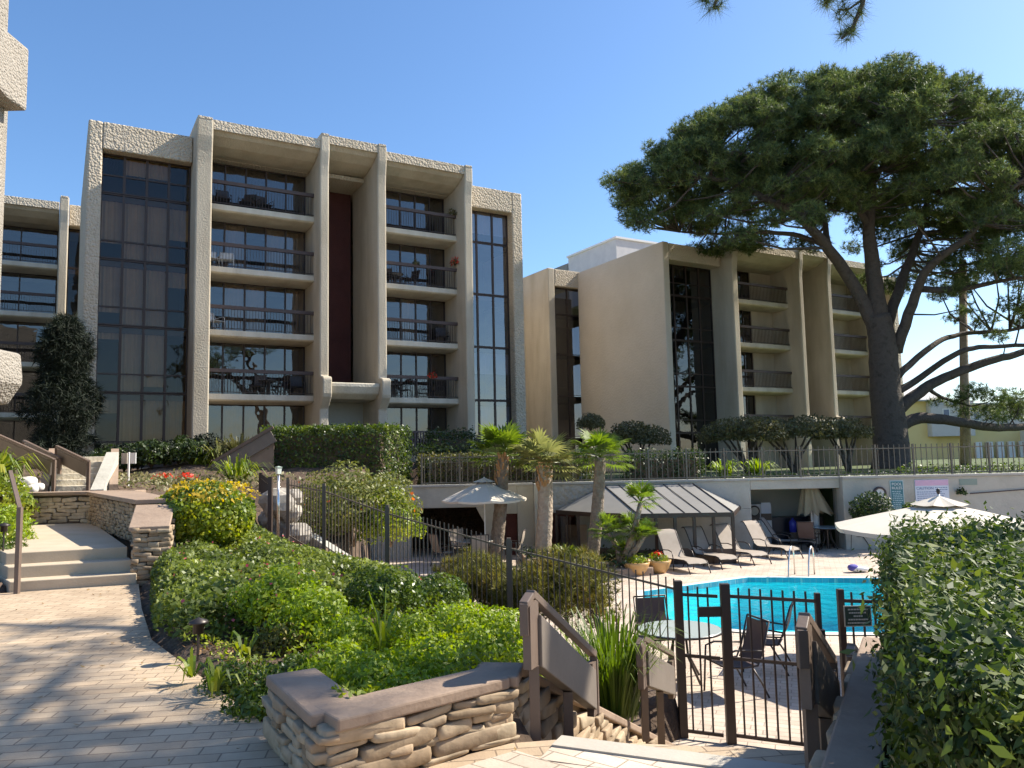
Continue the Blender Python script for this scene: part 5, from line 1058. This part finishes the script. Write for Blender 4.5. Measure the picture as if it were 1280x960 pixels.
# ================================================================= POOL SIDE
# cabana
t=thing('cabana','grey canopied pool cabana with dark posts and sliding window built against the retaining wall','cabana',(V(800,640)[0],25.5,DK))
YW=WY-.04; YF=WY-3.1; ez=float(PY(796,642,YF+.25)[2]); az_=float(PY(755,607,YW)[2])
e0=(float(PY(695,644,YW)[0]),YW-.3); e1=(float(PY(750,642,YF+1.1)[0])-.1,YF+1.0); e2=(float(PY(796,642,YF+.2)[0]),YF+.2); e3=(float(PY(916,638,YF)[0]),YF); e4=(float(PY(925,640,YW)[0]),YW)
a1=(float(PY(755,607,YW)[0]),YW,az_); a2=(float(PY(866,604,YW)[0]),YW,az_)
E=[(p[0],p[1],ez) for p in (e0,e1,e2,e3,e4)]
m=MB(); V8=[a1,a2]+E; m.add(V8,[(2,3,0),(3,4,0),(4,5,1,0),(5,6,1)])
m.add([(p[0],p[1],p[2]-.03) for p in V8],[(2,0,3),(3,0,4),(4,0,1,5),(5,1,6)]); o=m.build('roof',ROOFM,t,glob=True)
m=MB()
for p,q in ((E[1],a1),(E[2],a1),(E[3],a2)): m.bar((p[0],p[1],p[2]+.02),(q[0],q[1],q[2]+.015),.035,.02)
for i in range(1,6):
    f=i/6; p=[E[2][k]+(E[3][k]-E[2][k])*f for k in range(3)]; q=[a1[k]+(a2[k]-a1[k])*f for k in range(3)]; m.bar((p[0],p[1],p[2]+.012),(q[0],q[1],q[2]+.012),.025,.012)
m.build('roof_seams',METALD,t,glob=True)
for p,q in zip(E[:-1],E[1:]): m=MB(); m.bar((p[0],p[1],p[2]-.07),(q[0],q[1],q[2]-.07),.06,.13); m.build('eave_beam',BRONZE,t,glob=True)
def lerp2(p,q,f): return (p[0]+(q[0]-p[0])*f,p[1]+(q[1]-p[1])*f)
posts=[e0,lerp2(e0,e1,.55),e1,e2]+[lerp2(e2,e3,k/5) for k in range(1,6)]
for p in posts: m=MB(); m.bar((p[0],p[1]+.06,DK),(p[0],p[1]+.06,ez-.13),.09,.09,up=(0,1,0)); m.build('post',BRONZE,t,glob=True)
m=MB()
for p,q in ((lerp2(e0,e1,.55),e1),(e1,e2),(e2,e3)): m.bar((p[0],p[1]+.06,DK+.22),(q[0],q[1]+.06,DK+.22),.05,.44)
m.build('low_panel',mat('brown_panel',(.10,.07,.05),.7),t,glob=True)
m=MB(); 
for p,q in ((e0,lerp2(e0,e1,.55)),): m.add([(p[0],p[1]+.06,DK+.3),(q[0],q[1]+.06,DK+.3),(q[0],q[1]+.06,ez-.2),(p[0],p[1]+.06,ez-.2)],[(0,1,2,3)])
f=m.build('window',GLASS,t,glob=True); m=MB(); p=e0;q=lerp2(e0,e1,.55); m.bar((p[0],p[1],DK+.3),(q[0],q[1],DK+.3),.07,.06); m.bar(((p[0]+q[0])/2,(p[1]+q[1])/2,DK+.3),((p[0]+q[0])/2,(p[1]+q[1])/2,ez-.14),.05,.04,up=(0,1,0)); m.build('frame',BRONZE,f,glob=False)
f.children[0].location=(-t.location[0],-t.location[1],-t.location[2])
m=MB(); m.box(e0[0]+.3,WY-.5,DK,e0[0]+1.0,WY-.42,ez-.5); m.build('interior_board',noisy('interior_tan',(.40,.27,.17),(.5,.36,.25)),t,glob=True)
# furniture makers (local: seat faces -y)
def mk_chair(name,label,loc,rz,sling,frame,group=None,hi=1.0):
    t=thing(name,label,'chair',loc,rz,group)
    s=MB(); q=8; vs=[];fs=[]
    for i in range(q+1): f=i/q; y=-.24+.48*f; z=.44-.03*math.sin(f*math.pi)-.02*f; vs+=[(-.25,y,z),(.25,y,z)]
    for i in range(q): fs.append((2*i,2*i+1,2*i+3,2*i+2))
    s.add(vs,fs); s.build('seat',sling,t,True)
    s=MB(); vs=[];fs=[]
    for i in range(q+1): f=i/q; y=.24+.16*f+.04*math.sin(f*math.pi); z=.44+(hi-.44)*f; vs+=[(-.25,y,z),(.25,y,z)]
    for i in range(q): fs.append((2*i,2*i+1,2*i+3,2*i+2))
    s.add(vs,fs); s.build('backrest',sling,t,True)
    m=MB()
    for sx in (-.27,.27):
        m.tube([(sx,-.26,.44),(sx,.0,.42),(sx,.22,.43),(sx,.30,.60),(sx,.42,hi+.02)],.014,6)
    m.tube([(-.27,.42,hi+.02),(.27,.42,hi+.02)],.014,6); m.tube([(-.27,-.26,.44),(.27,-.26,.44)],.014,6); m.build('frame',frame,t,True)
    for sx in (-.29,.29):
        m=MB(); m.tube([(sx,-.30,0),(sx,-.27,.40),(sx,-.25,.62),(sx,-.12,.66),(sx,.12,.64),(sx,.31,.62)],.014,6); m.build('arm',frame,t,True)
        m=MB(); m.tube([(sx,.12,.42),(sx,.26,.2),(sx,.36,0)],.014,6); m.build('leg',frame,t,True)
    return t
def mk_table(label,loc,r,top,frame,group=None):
    t=thing('patio_table',label,'table',loc,0,group); m=MB(); m.lathe([(0,.735),(r-.01,.735),(r,.725),(r,.71),(r-.01,.70),(0,.70)],n=36); m.build('table_top',top,t)
    m=MB(); m.lathe([(r-.03,.70),(r+.012,.70),(r+.012,.722),(r+.002,.73)],n=36); m.build('rim',frame,t,True)
    for k in range(4):
        a=k*math.pi/2+.6; m=MB(); m.tube([(.12*math.cos(a),.12*math.sin(a),.69),(.16*math.cos(a),.16*math.sin(a),.35),(r*.62*math.cos(a),r*.62*math.sin(a),0)],.018,6); m.build('leg',frame,t,True)
    m=MB(); m.lathe([(.05,0),(.05,.7)],n=10); m.build('centre_tube',frame,t,True)
    return t
def mk_lounger(label,loc,rz,sling,group):
    t=thing('sun_lounger',label,'sun lounger',loc,rz,group)    # head at +y, foot at -y
    prof=[(-1.02,.27),(-.95,.33),(-.8,.36),(-.4,.35),(.0,.33),(.15,.34),(.25,.42),(.42,.70),(.58,.96),(.66,1.06),(.73,1.09),(.80,1.06)]
    s=MB(); vs=[];fs=[]
    for (y,z) in prof[:6]: vs+=[(-.30,y,z),(.30,y,z)]
    for i in range(5): fs.append((2*i,2*i+1,2*i+3,2*i+2))
    s.add(vs,fs); s.build('seat_sling',sling,t,True)
    s=MB(); vs=[];fs=[]
    for (y,z) in prof[5:]: vs+=[(-.30,y,z),(.30,y,z)]
    for i in range(len(prof)-6): fs.append((2*i,2*i+1,2*i+3,2*i+2))
    s.add(vs,fs); s.build('back_sling',sling,t,True)
    m=MB()
    for sx in (-.32,.32): m.tube([(sx,y,z-.01) for y,z in prof],.017,6)
    m.tube([(-.32,-1.02,.26),(.32,-1.02,.26)],.017,6); m.build('frame',METALD,t,True)
    for sx in (-.33,.33):
        m=MB(); m.tube([(sx,-.98,.28),(sx,-1.06,.12),(sx,-1.12,0)],.018,6); m.build('leg',METALD,t,True)
        m=MB(); m.tube([(sx,.1,.33),(sx,.2,.15),(sx,.32,0)],.018,6); m.build('leg',METALD,t,True)
        m=MB(); m.tube([(sx,-.25,.0),(sx+.02*(1 if sx>0 else -1),-.28,.35),(sx,-.2,.52),(sx,.0,.56),(sx,.3,.54)],.016,6); m.build('arm',METALD,t,True)
    return t
lf=[(874,717),(913,711),(952,706),(993,699)]
labs=['taupe sling sun lounger nearest the flower pots','second taupe sling sun lounger from the flower pots','third taupe sling sun lounger from the flower pots, middle of the row','taupe sling sun lounger half in shade, fourth in the row']
hd=math.atan2(.34,.94); G='sun loungers in a row before the cabana'
L0=None
for i,((px,py),lb) in enumerate(zip(lf,labs)):
    c=PZ(px,py,DK); rz=hd+.06*i; foot=np.array([math.sin(rz)*0+0,0]); d=np.array([-math.sin(rz),math.cos(rz)])   # direction foot -> head
    loc=(c[0]+d[0]*1.05,c[1]+d[1]*1.05,DK)
    if L0 is None: L0=mk_lounger(lb,loc,rz,SLING,G)
    else: copy_thing(L0,loc,rz,lb)
c=PZ(1000,693,DK); copy_thing(L0,(c[0]-.1,c[1]+1.2,DK),hd+.75,'shaded sun lounger at the end of the row, turned towards the recess')
# sets of tables and chairs
c=PZ(849,786,DK+.73); TC=(c[0],c[1]); mk_table('round glass topped table behind the gate fence near the pool',(c[0],c[1],DK),.62,TABLEG,METALD)
C0=mk_chair('patio_chair','brown sling chair with its back to the gate post, right of the round table',(*(PZ(918,868,DK)[:2]),DK),R(-75),SLINGD,METALD,'brown chairs at the near table',.98)
def pc(px,py,rz,lb,src,gr=None): c=PZ(px,py,DK); return copy_thing(src,(c[0],c[1],DK),rz,lb,gr)
pc(958,836,R(-115),'brown sling chair turned towards the pool at the far right of the near table',C0)
cc=np.array(TC); 
for ang,lb in ((100,'brown sling chair on the pool side of the near table'),(185,'brown sling chair left of the near table behind the fence pickets'),(275,'brown sling chair on the gate side of the near table')):
    if ang==275: continue
    a=R(ang); p=cc+np.array([math.cos(a),math.sin(a)])*.85; copy_thing(C0,(p[0],p[1],DK),a-math.pi/2,lb)
uc=PZ(607,704,DK)
mk_table('round pale table under the open umbrella by the garage',(uc[0]-.35,uc[1]-.1,DK),.6,TABLEG,SLING,None)
C1=mk_chair('patio_chair','tan sling chair left of the table under the open umbrella',(uc[0]-1.25,uc[1]-.55,DK),R(125),SLING,METALD,'tan chairs under the open umbrella',1.0)
for dx,dy,rz,lb in ((-.15,-.95,185,'tan sling chair with its back to us under the open umbrella'),(.85,.1,-100,'tan sling chair seen from the side, right of the umbrella pole'),(-.8,.75,30,'tan sling chair on the garage side of the umbrella table')):
    copy_thing(C1,(uc[0]+dx,uc[1]+dy,DK),R(rz),lb)
c=PZ(1028,686,DK); mk_table('dark round table in the shade beside the closed umbrella',(c[0]+.2,c[1],DK),.6,TABLEG,METALD)
for dx,dy,rz,lb in ((-.65,-.5,150,'dark chair with its back to us in front of the closed umbrella'),(1.15,-.1,-95,'dark high backed chair right of the shaded table'),(.3,.9,0,'dark chair behind the shaded table by the recess'),(1.9,.25,-120,'farthest right dark chair of the shaded group')):
    copy_thing(C0,(c[0]+dx,c[1]+dy,DK),R(rz),lb,'dark chairs in the shade of the recess')
# umbrellas
def umbrella(label,loc,r,ztop,zrim,canvas,ribs=8,vent=True,rot=0.2,pole=WHITE):
    t=thing('umbrella',label,'umbrella',loc); X,Y_,Z0=loc; m=MB(); m.tube([(X,Y_,Z0),(X,Y_,ztop+.05)],.022,8); m.build('pole',pole,t,True,glob=True)
    m=MB(); m.lathe([(0,.02),(.24,.02),(.26,.06),(.05,.12),(.04,.3)],(X,Y_,Z0),16); m.build('base',METALD,t,True,glob=True)
    m=MB(); k=10; rings=[]
    for j in range(k+1):
        f=.10+.90*j/k
        for i in range(ribs*4):
            a=rot+2*math.pi*i/(ribs*4); ph=(i%4)/4; sag=math.sin(ph*math.pi); rr=r*f*(1-.075*sag*1.0); z=ztop-.08-(ztop-.08-zrim)*(f**1.12)-.035*sag*f
            m.v.append((X+rr*math.cos(a),Y_+rr*math.sin(a),z))
    nn=ribs*4
    for j in range(k):
        for i in range(nn): m.f.append((j*nn+i,j*nn+(i+1)%nn,(j+1)*nn+(i+1)%nn,(j+1)*nn+i)); m.m.append(0)
    b=k*nn                                            # a short hanging hem
    for i in range(nn): v_=m.v[b+i]; m.v.append((v_[0],v_[1],v_[2]-.06))
    for i in range(nn): m.f.append((b+i,b+(i+1)%nn,b+nn+(i+1)%nn,b+nn+i)); m.m.append(0)
    m.build('canopy',canvas,t,glob=True)
    if vent:
        m=MB(); m.v=[]; m.v.append((X,Y_,ztop+.03))
        for i in range(nn): a=rot+2*math.pi*i/nn; rr=r*.26*(1-.12*math.sin((i%4)/4*math.pi)); m.v.append((X+rr*math.cos(a),Y_+rr*math.sin(a),ztop-.10-.02*math.sin((i%4)/4*math.pi)))
        for i in range(nn): m.f.append((0,1+i,1+(i+1)%nn)); m.m.append(0)
        m.build('vent_cap',canvas,t,glob=True)
    for i in range(ribs):
        a=rot+2*math.pi*i/ribs; m=MB(); m.bar((X,Y_,ztop-.12),(X+r*.98*math.cos(a),Y_+r*.98*math.sin(a),zrim-.02),.018,.02); m.build('rib',METALD,t,glob=True)
    m=MB(); m.lathe([(0,.12),(.025,.10),(.03,.06),(.015,.03),(.02,0)],(X,Y_,ztop+.03),10); m.build('finial',METALD,t,True,glob=True); return t
umbrella('open beige umbrella over the table by the dark garage opening',(uc[0],uc[1],DK),1.38,float(PY(607,598,uc[1])[2]),float(PY(607,624,uc[1])[2]),CANVASW)
uy=12.6; c=PY(1173,618,uy); umbrella('open beige umbrella with dark finial rising behind the big hedge',(c[0],uy,DK),1.62,float(c[2])-.05,float(PY(1070,660,uy)[2]),CANVASW,rot=.1)
uy=9.6; sx_=5.2; 
# closed umbrella
c=PZ(1018,684,DK); t=thing('umbrella','closed olive beige umbrella hanging in folds beside the shaded table','umbrella',(c[0],c[1],DK)); zt4=float(PY(1010,592,c[1])[2]); zb4=float(PY(1015,641,c[1])[2])
m=MB(); m.tube([(c[0],c[1],DK),(c[0]-.1,c[1],zt4)],.03,8); m.build('pole',WHITE,t,True,glob=True); m=MB(); m.lathe([(0,.02),(.26,.02),(.26,.08),(.05,.12)],(c[0],c[1],DK),14); m.build('base',METALD,t,True,glob=True)
m=MB(); nn=32; k=8
for j in range(k+1):
    f=j/k; z=zt4+(zb4-zt4)*f
    for i in range(nn): a=2*math.pi*i/nn; rr=(.05+.40*f**.8)*(1+.28*math.cos(i*math.pi/2+.4*f))*(1+.35*max(0,math.cos(a))*f); m.v.append((c[0]-.1+rr*math.cos(a)+.12*f,c[1]+rr*.8*math.sin(a),z-(.10*math.cos(i*math.pi/2)*f)))
for j in range(k):
    for i in range(nn): m.f.append((j*nn+i,j*nn+(i+1)%nn,(j+1)*nn+(i+1)%nn,(j+1)*nn+i)); m.m.append(0)
m.build('folded_canopy',CANVASO,t,True,glob=True); m=MB(); m.tube([(c[0]-.1,c[1],zt4-.02),(c[0]-.1,c[1],zt4+.12)],.02,6); m.build('finial',METALD,t,glob=True)
# flower pots
def pot(label,px,py,r,fl=None,pm=L_YEL):
    c=PZ(px,py,DK); t=thing('flower_pot',label,'flower pot',(c[0],c[1],DK),0,'glazed bowls by the palm bed'); m=MB(); m.lathe([(0,.0),(r*.55,.0),(r*.8,.12),(r,.30),(r*1.04,.36),(r*.94,.36),(r*.9,.30),(0,.29)],n=24); m.build('bowl',TERRA,t,True)
    P,D=lump(500,(c[0],c[1],DK+.36),r*.8,.8,1,.6,lower=0); foliage('plant',P,D,.08,pm,t)
    if fl is not None: P,D=lump(50,(c[0],c[1],DK+.45),r*.5,.5,1,.8,lower=0); foliage('petals',P,D,.08,fl,t,.9)
pot('yellow brown glazed bowl with dark plant, leftmost of three by the palm bed',757,716,.36,None,L_HEDGED); pot('yellow brown glazed bowl with pale green plant, between the other two',796,719,.36); pot('yellow brown glazed bowl with red flowers beside the first lounger',823,716,.36,RED)
# pool ladder rails
for px,lb in ((989,'left curved steel grab rail at the far pool edge'),(1014,'right curved steel grab rail at the far pool edge')):
    c=PZ(px,720,DK); t=thing('grab_rail',lb,'grab rail',(c[0],c[1],DK),0,'grab rails of the pool'); m=MB(); pts=[(0,.35,0),(0,.34,.55),(0,.28,.72),(0,.12,.78),(0,-.05,.66),(0,-.18,.35),(0,-.25,0),(0,-.27,-.3)]; m.tube(pts,.022,8); o=m.build('rail',STEEL,t,True); t.rotation_euler=(0,0,R(-35))
# signs and clock on the wall
def onwall(px,py,off=-.27): p=PY(px,py,WY+off); return float(p[0]),float(p[2])
X_,Z_=onwall(1099.5,616.5); t=thing('wall_clock','round white wall clock with dark rim on the retaining wall','clock',(X_,WY-.25,Z_)); r=.20
def yl(prof,n=28,name='x',mt=None,par=None):
    m=MB(); 
    for (rr,y) in prof:
        for j in range(n): a=2*math.pi*j/n; m.v.append((rr*math.cos(a),y,rr*math.sin(a)))
    for i in range(len(prof)-1):
        for j in range(n): m.f.append((i*n+j,i*n+(j+1)%n,(i+1)*n+(j+1)%n,(i+1)*n+j)); m.m.append(0)
    return m.build(name,mt,par,True)
yl([(.155,-.05),(.16,-.08),(.215,-.08),(.225,-.04),(.225,0)],name='rim',mt=RAILB,par=t); yl([(0,-.045),(.16,-.045)],name='dial',mt=WHITE,par=t)
for a,l_ in ((.5,.08),(2.2,.12)): m=MB(); m.bar((0,-.055,0),(l_*math.sin(a),-.055,l_*math.cos(a)),.012,.006,up=(0,1,0)); m.build('hand',METALD,t)
def text(s_,size,loc,mt,par,name='lettering',al='CENTER',rot=(math.pi/2,0,0)):
    cu=bpy.data.curves.new(name,'FONT'); cu.body=s_; cu.size=size; cu.extrude=.002; cu.align_x=al; cu.align_y='CENTER'; o=bpy.data.objects.new(name,cu); sc.collection.objects.link(o)
    bpy.context.view_layer.update(); me=bpy.data.meshes.new_from_object(o); bpy.data.objects.remove(o); me.materials.clear(); me.materials.append(mt); q=bpy.data.objects.new(name,me); sc.collection.objects.link(q); q.parent=par; q.location=loc; q.rotation_euler=rot; return q
def lines(par,x0,x1,zs,y,mt,h=.022,name='text_lines',seed=1):
    rr=random.Random(seed); m=MB()
    for z in zs:
        xx=x0+rr.uniform(0,.03)
        end=x1-rr.uniform(0,.25)*(x1-x0)
        while xx<end: w_=rr.uniform(.03,.09); m.box(xx,y-.003,z-h/2,min(xx+w_,x1),y,z+h/2); xx+=w_+.018
    m.build(name,mt,par)
TEAL=mat('teal_sign',(.05,.19,.22),.4); LBL=mat('sign_lettering',(.55,.68,.70),.5); PINKS=mat('pink_sign',(.62,.40,.55),.5); BLUEW=mat('sign_white',(.58,.64,.74),.4); NAVY=mat('navy_letter',(.12,.18,.34),.5)
xa,za=onwall(1112,601); xb,zb5=onwall(1131,637); t=thing('pool_sign','narrow teal notice board with white frame beside the wall clock','sign',((xa+xb)/2,WY-.25,(za+zb5)/2)); w2_=(xb-xa)/2; h2_=(za-zb5)/2
m=MB(); m.box(-w2_,-.03,-h2_,w2_,0,h2_); m.build('frame',LBL,t); m=MB(); m.box(-w2_+.02,-.036,-h2_+.02,w2_-.02,-.031,h2_-.02); m.build('board',TEAL,t)
text('POOL',.13,(0,-.04,h2_-.12),WHITE,t); text('RULES',.13,(0,-.04,h2_-.25),WHITE,t); lines(t,-w2_+.05,w2_-.05,[h2_-.36-.062*i for i in range(10)],-.037,LBL)
xa,za=onwall(1143,600); xb,zb5=onwall(1187,627); t=thing('pool_sign','wide white notice with pink header on the retaining wall above the umbrella','sign',((xa+xb)/2,WY-.25,(za+zb5)/2)); w2_=(xb-xa)/2; h2_=(za-zb5)/2
m=MB(); m.box(-w2_,-.03,-h2_,w2_,0,h2_); m.build('board',BLUEW,t); m=MB(); m.box(-w2_+.01,-.035,h2_-.20,w2_-.01,-.031,h2_-.01); m.build('header',PINKS,t)
text('CAUTION',.13,(-w2_*.42,-.036,h2_-.29),NAVY,t); lines(t,-w2_+.05,w2_-.05,[h2_-.41-.07*i for i in range(5)],-.031,NAVY); lines(t,.1,w2_-.05,[h2_-.27,h2_-.34],-.031,NAVY,seed=4,name='side_text')
xa,za=onwall(1199,599); xb,zb5=onwall(1222,606); t=thing('pool_sign','faint low green plate high on the wall right of the white notice','sign',((xa+xb)/2,WY-.25,(za+zb5)/2)); m=MB(); m.box((xa-xb)/2,-.012,(zb5-za)/2,(xb-xa)/2,0,(za-zb5)/2); m.build('plate',mat('pale_green_plate',(.24,.30,.26),.7),t)
X_,Z_=onwall(1199,615); t=thing('wall_plant','small dark plant pot hooked to the wall between notice and pipe','plant',(X_,WY-.4,Z_-.15)); P,D=lump(160,(X_,WY-.42,Z_),.17,.8); foliage('leaves',P,D,.09,L_HEDGED,t)
x0p,z0p=onwall(1212,617); x1p,z1p=onwall(1290,611); t=thing('wall_pipe','thin dark pipe running along the retaining wall at the right','pipe',(x0p,WY-.29,z0p)); m=MB(); m.tube([(x0p,WY-.30,z0p),(x1p,WY-.30,z1p)],.02,6); m.build('pipe',RAILB,t,glob=True)
c=PY(1104,650,WY-1.0); bush('wall_bush','dark rounded bush against the retaining wall below the clock',(c[0]-.35,c[1],c[2]+.15),.62,2600,.10,L_HEDGED,kz=1.1)
c=PY(1142,638,WY-1.2); bush('wall_bush','small green shrub peeping over the left edge of the hedge side umbrella',(c[0],c[1],c[2]),.32,900,.09,L_HEDGE,flowers=(WHITEP,20,.07))
# things in the recess
Yr=WY+1.9; c=PY(951,655,Yr); t=thing('ice_cabinet','pale cabinet with two doors and a round dial standing in the wall recess','cabinet',(c[0],Yr,DK)); zt6=float(PY(951,630,Yr)[2]); w_=.42
m=MB(); m.box(-w_,0,0,w_,.6,zt6-DK); m.build('cabinet_body',noisy('pale_grey_metal',(.42,.42,.44),(.5,.5,.52),1.5,.5),t,bevel=.01)
for sx in (-.21,.21): m=MB(); m.box(sx-.19,-.02,.25,sx+.19,-.002,.85); m.build('door',WHITE,t,bevel=.005); m=MB(); m.box(sx-.19,-.025,.86,sx+.19,-.003,1.1); m.build('panel',METALD,t)
o=yl([(0,-.05),(.15,-.05)],name='dial',mt=WALLM,par=t); o.location=(-.22,0,zt6-DK-.25); o=yl([(.15,-.05),(.17,-.07),(.2,-.05),(.2,0)],name='dial_rim',mt=METALD,par=t); o.location=(-.22,0,zt6-DK-.25)
m=MB(); m.box(.04,-.02,zt6-DK-.38,w_-.04,-.002,zt6-DK+.05); m.build('poster',BLUEW,t)
c=PY(985,672,Yr); t=thing('service_counter','dark counter with blue water bottle in the wall recess','counter',(c[0],Yr,DK)); m=MB(); m.box(-.62,0,0,.9,.6,.95); m.build('counter_body',mat('navy_counter',(.012,.015,.03),.4),t,bevel=.01)
t=thing('water_bottle','blue water bottle standing before the dark counter in the recess','bottle',(c[0]+.08,Yr-.35,DK)); m=MB(); m.lathe([(0,.0),(.13,.0),(.13,.35),(.1,.4),(.04,.45),(.04,.5),(0,.5)],(0,0,.45),14); m.build('bottle_body',mat('blue_plastic',(.05,.06,.45),.2),t,True); m=MB(); m.box(-.15,-.15,0,.15,.15,.45); m.build('stand',METALD,t)
c=PY(1024,660,WY+.6); t=thing('recess_column','pale round column in the mouth of the wall recess','column',(c[0],WY+.9,DK)); m=MB(); m.lathe([(.13,0),(.13,T-.25-DK)],n=16); m.build('shaft',WHITE,t,True)
# green notice on the fence
c=PY(1072,770,pm[1]-.30); t=thing('fence_notice','small dark green notice with pale lettering and border wired to the pool fence','sign',(c[0],c[1],c[2])); w_,h_=.155,.115
m=MB(); m.box(-w_,-.008,-h_,w_,0,h_); m.build('border',noisy('notice_border',(.40,.38,.28),(.46,.43,.33)),t); m=MB(); m.box(-w_+.012,-.011,-h_+.012,w_-.012,-.0085,h_-.012); m.build('board',mat('green_notice',(.02,.045,.028),.5),t)
LB2=mat('notice_letters',(.42,.42,.34),.5)
m=MB()
for i,(a_,b_) in enumerate(((-.11,.11),(-.10,.10),(-.05,.05),(-.11,.11),(-.12,.11))):
    z=.075-.037*i; xx=a_
    while xx<b_: w__=random.uniform(.012,.03); m.box(xx,-.014,z-.008,min(xx+w__,b_),-.0115,z+.008); xx+=w__+.006
m.build('lettering',LB2,t)
c=PZ(1078,716,DK+.02); t=thing('towel','small bundled white and blue towel at the far pool edge','towel',(c[0],c[1]+.25,DK)); P=MB(); stone(P,(0,0,.09),.6,.3,.16,(1,0),(0,1),e=.8); P.build('cloth',WHITE,t,True); P=MB(); stone(P,(-.15,-.02,.13),.28,.26,.17,(1,0),(0,1),e=.8); P.build('blue_fold',mat('blue_cloth',(.10,.09,.35),.8),t,True)
# balcony things
def on_main(u,n,z,O=OM): q=np.asarray(O)+du*u+dn*n; return (float(q[0]),float(q[1]),float(z))
BC=mk_chair('balcony_chair','white chair on the left balcony, second level from the top, left of two',on_main(-2.0,-.55,10.10),R(40),WHITE,WHITE,'white chairs on the upper left balcony',.85)
copy_thing(BC,on_main(-1.45,-.5,10.10),R(20),'white chair on the left balcony, second level from the top, right of two')
copy_thing(BC,on_main(-1.9,-.5,7.35),R(60),'white chair on the left balcony of the middle level','balcony chairs')
BD=mk_chair('balcony_chair','dark chair on the top left balcony, left end',on_main(-1.6,-.6,12.85),R(30),METALD,METALD,'dark balcony chairs',.95)
k=0
for (u,z,side,lv) in ((-.6,12.85,'left','top'),(.2,12.85,'left','top'),(.0,4.6,'left','lowest'),(.9,4.6,'left','lowest'),(1.7,4.6,'left','lowest'),(6.0,4.6,'right','lowest'),(6.9,4.6,'right','lowest'),(8.6,4.6,'right','lowest'),(6.0,10.1,'right','second highest'),(7.3,10.1,'right','second highest'),(9.0,7.35,'right','middle')):
    same=[q for q in ((-.6,12.85),(.2,12.85),(.0,4.6),(.9,4.6),(1.7,4.6),(6.0,4.6),(6.9,4.6),(8.6,4.6),(6.0,10.1),(7.3,10.1),(9.0,7.35)) if q[1]==z and (q[0]<5)==(u<5)]
    pos='only' if len(same)==1 else ['left','middle','right'][[q[0] for q in same].index(u)] if len(same)==3 else ['left','right'][[q[0] for q in same].index(u)]
    copy_thing(BD,on_main(u,-.65,z),R(30+random.uniform(-70,70)),f'{pos} dark chair of the {lv} {side} hand balcony'); k+=1
for u,z,lb in ((.5,4.6,'small round table on the lowest left hand balcony'),(6.5,4.6,'small round table on the lowest right hand balcony'),(6.6,10.1,'small round table on the second highest right hand balcony')):
    tt=mk_table(lb,on_main(u,-.95,z),.42,WHITE,METALD,'balcony tables')
for u,z,lb,r,f in ((9.45,11.45,'hanging basket with red flowers at the right end of the right balconies',.26,RED),(8.1,5.65,'flower box with red blooms on the lowest right balcony rail',.20,RED),(7.3,11.2,'small green potted plant on the second highest right balcony rail',.15,None),(9.3,14.0,'leafy pot hanging at the right end of the top right balcony',.24,None)):
    p=on_main(u,.05,z); t=thing('balcony_plant',lb,'plant',p); P,D=lump(260,p,r,.8); foliage('leaves',P,D,.08,L_OLIVE,t)
    if f: P,D=lump(110,p,r*1.1,.3); foliage('petals',P,D,.07,f,t,.9)

# tile line of the pool
m=MB(); cxp=sum(p[0] for p in POOL)/6; cyp=sum(p[1] for p in POOL)/6; Q1=[(cxp+(p[0]-cxp)*.997,cyp+(p[1]-cyp)*.995) for p in POOL]; n=len(Q1)
m.add([(*p,DK+.005) for p in Q1]+[(*p,DK-.11) for p in Q1],[(i,(i+1)%n,n+(i+1)%n,n+i) for i in range(n)]); S(m.build('pool_tile_line',brickmat('pool_tile',(.06,.30,.42),(.10,.38,.50),(.4,.5,.52),.15,.15)))
# leaf litter on the paving
q=np.column_stack([rng.uniform(-7,3.5,900),rng.uniform(2.5,10.5,900)]); q=q[inside(q,PATH)]; d=pdist(q,PATH); q=q[rng.random(len(q))<np.clip(.8-d*.5,.12,1)]
o=foliage('fallen_leaves',np.column_stack([q,np.full(len(q),.012)]),np.tile([0,0,1.],(len(q),1)),.045,leafmat('dry_leaves',[(.12,.07,.03),(.25,.17,.08),(.20,.20,.08)],.1),None,.4,.25); tag(o,kind='stuff',label='small dry leaves scattered over the brick path',cat='leaf litter')
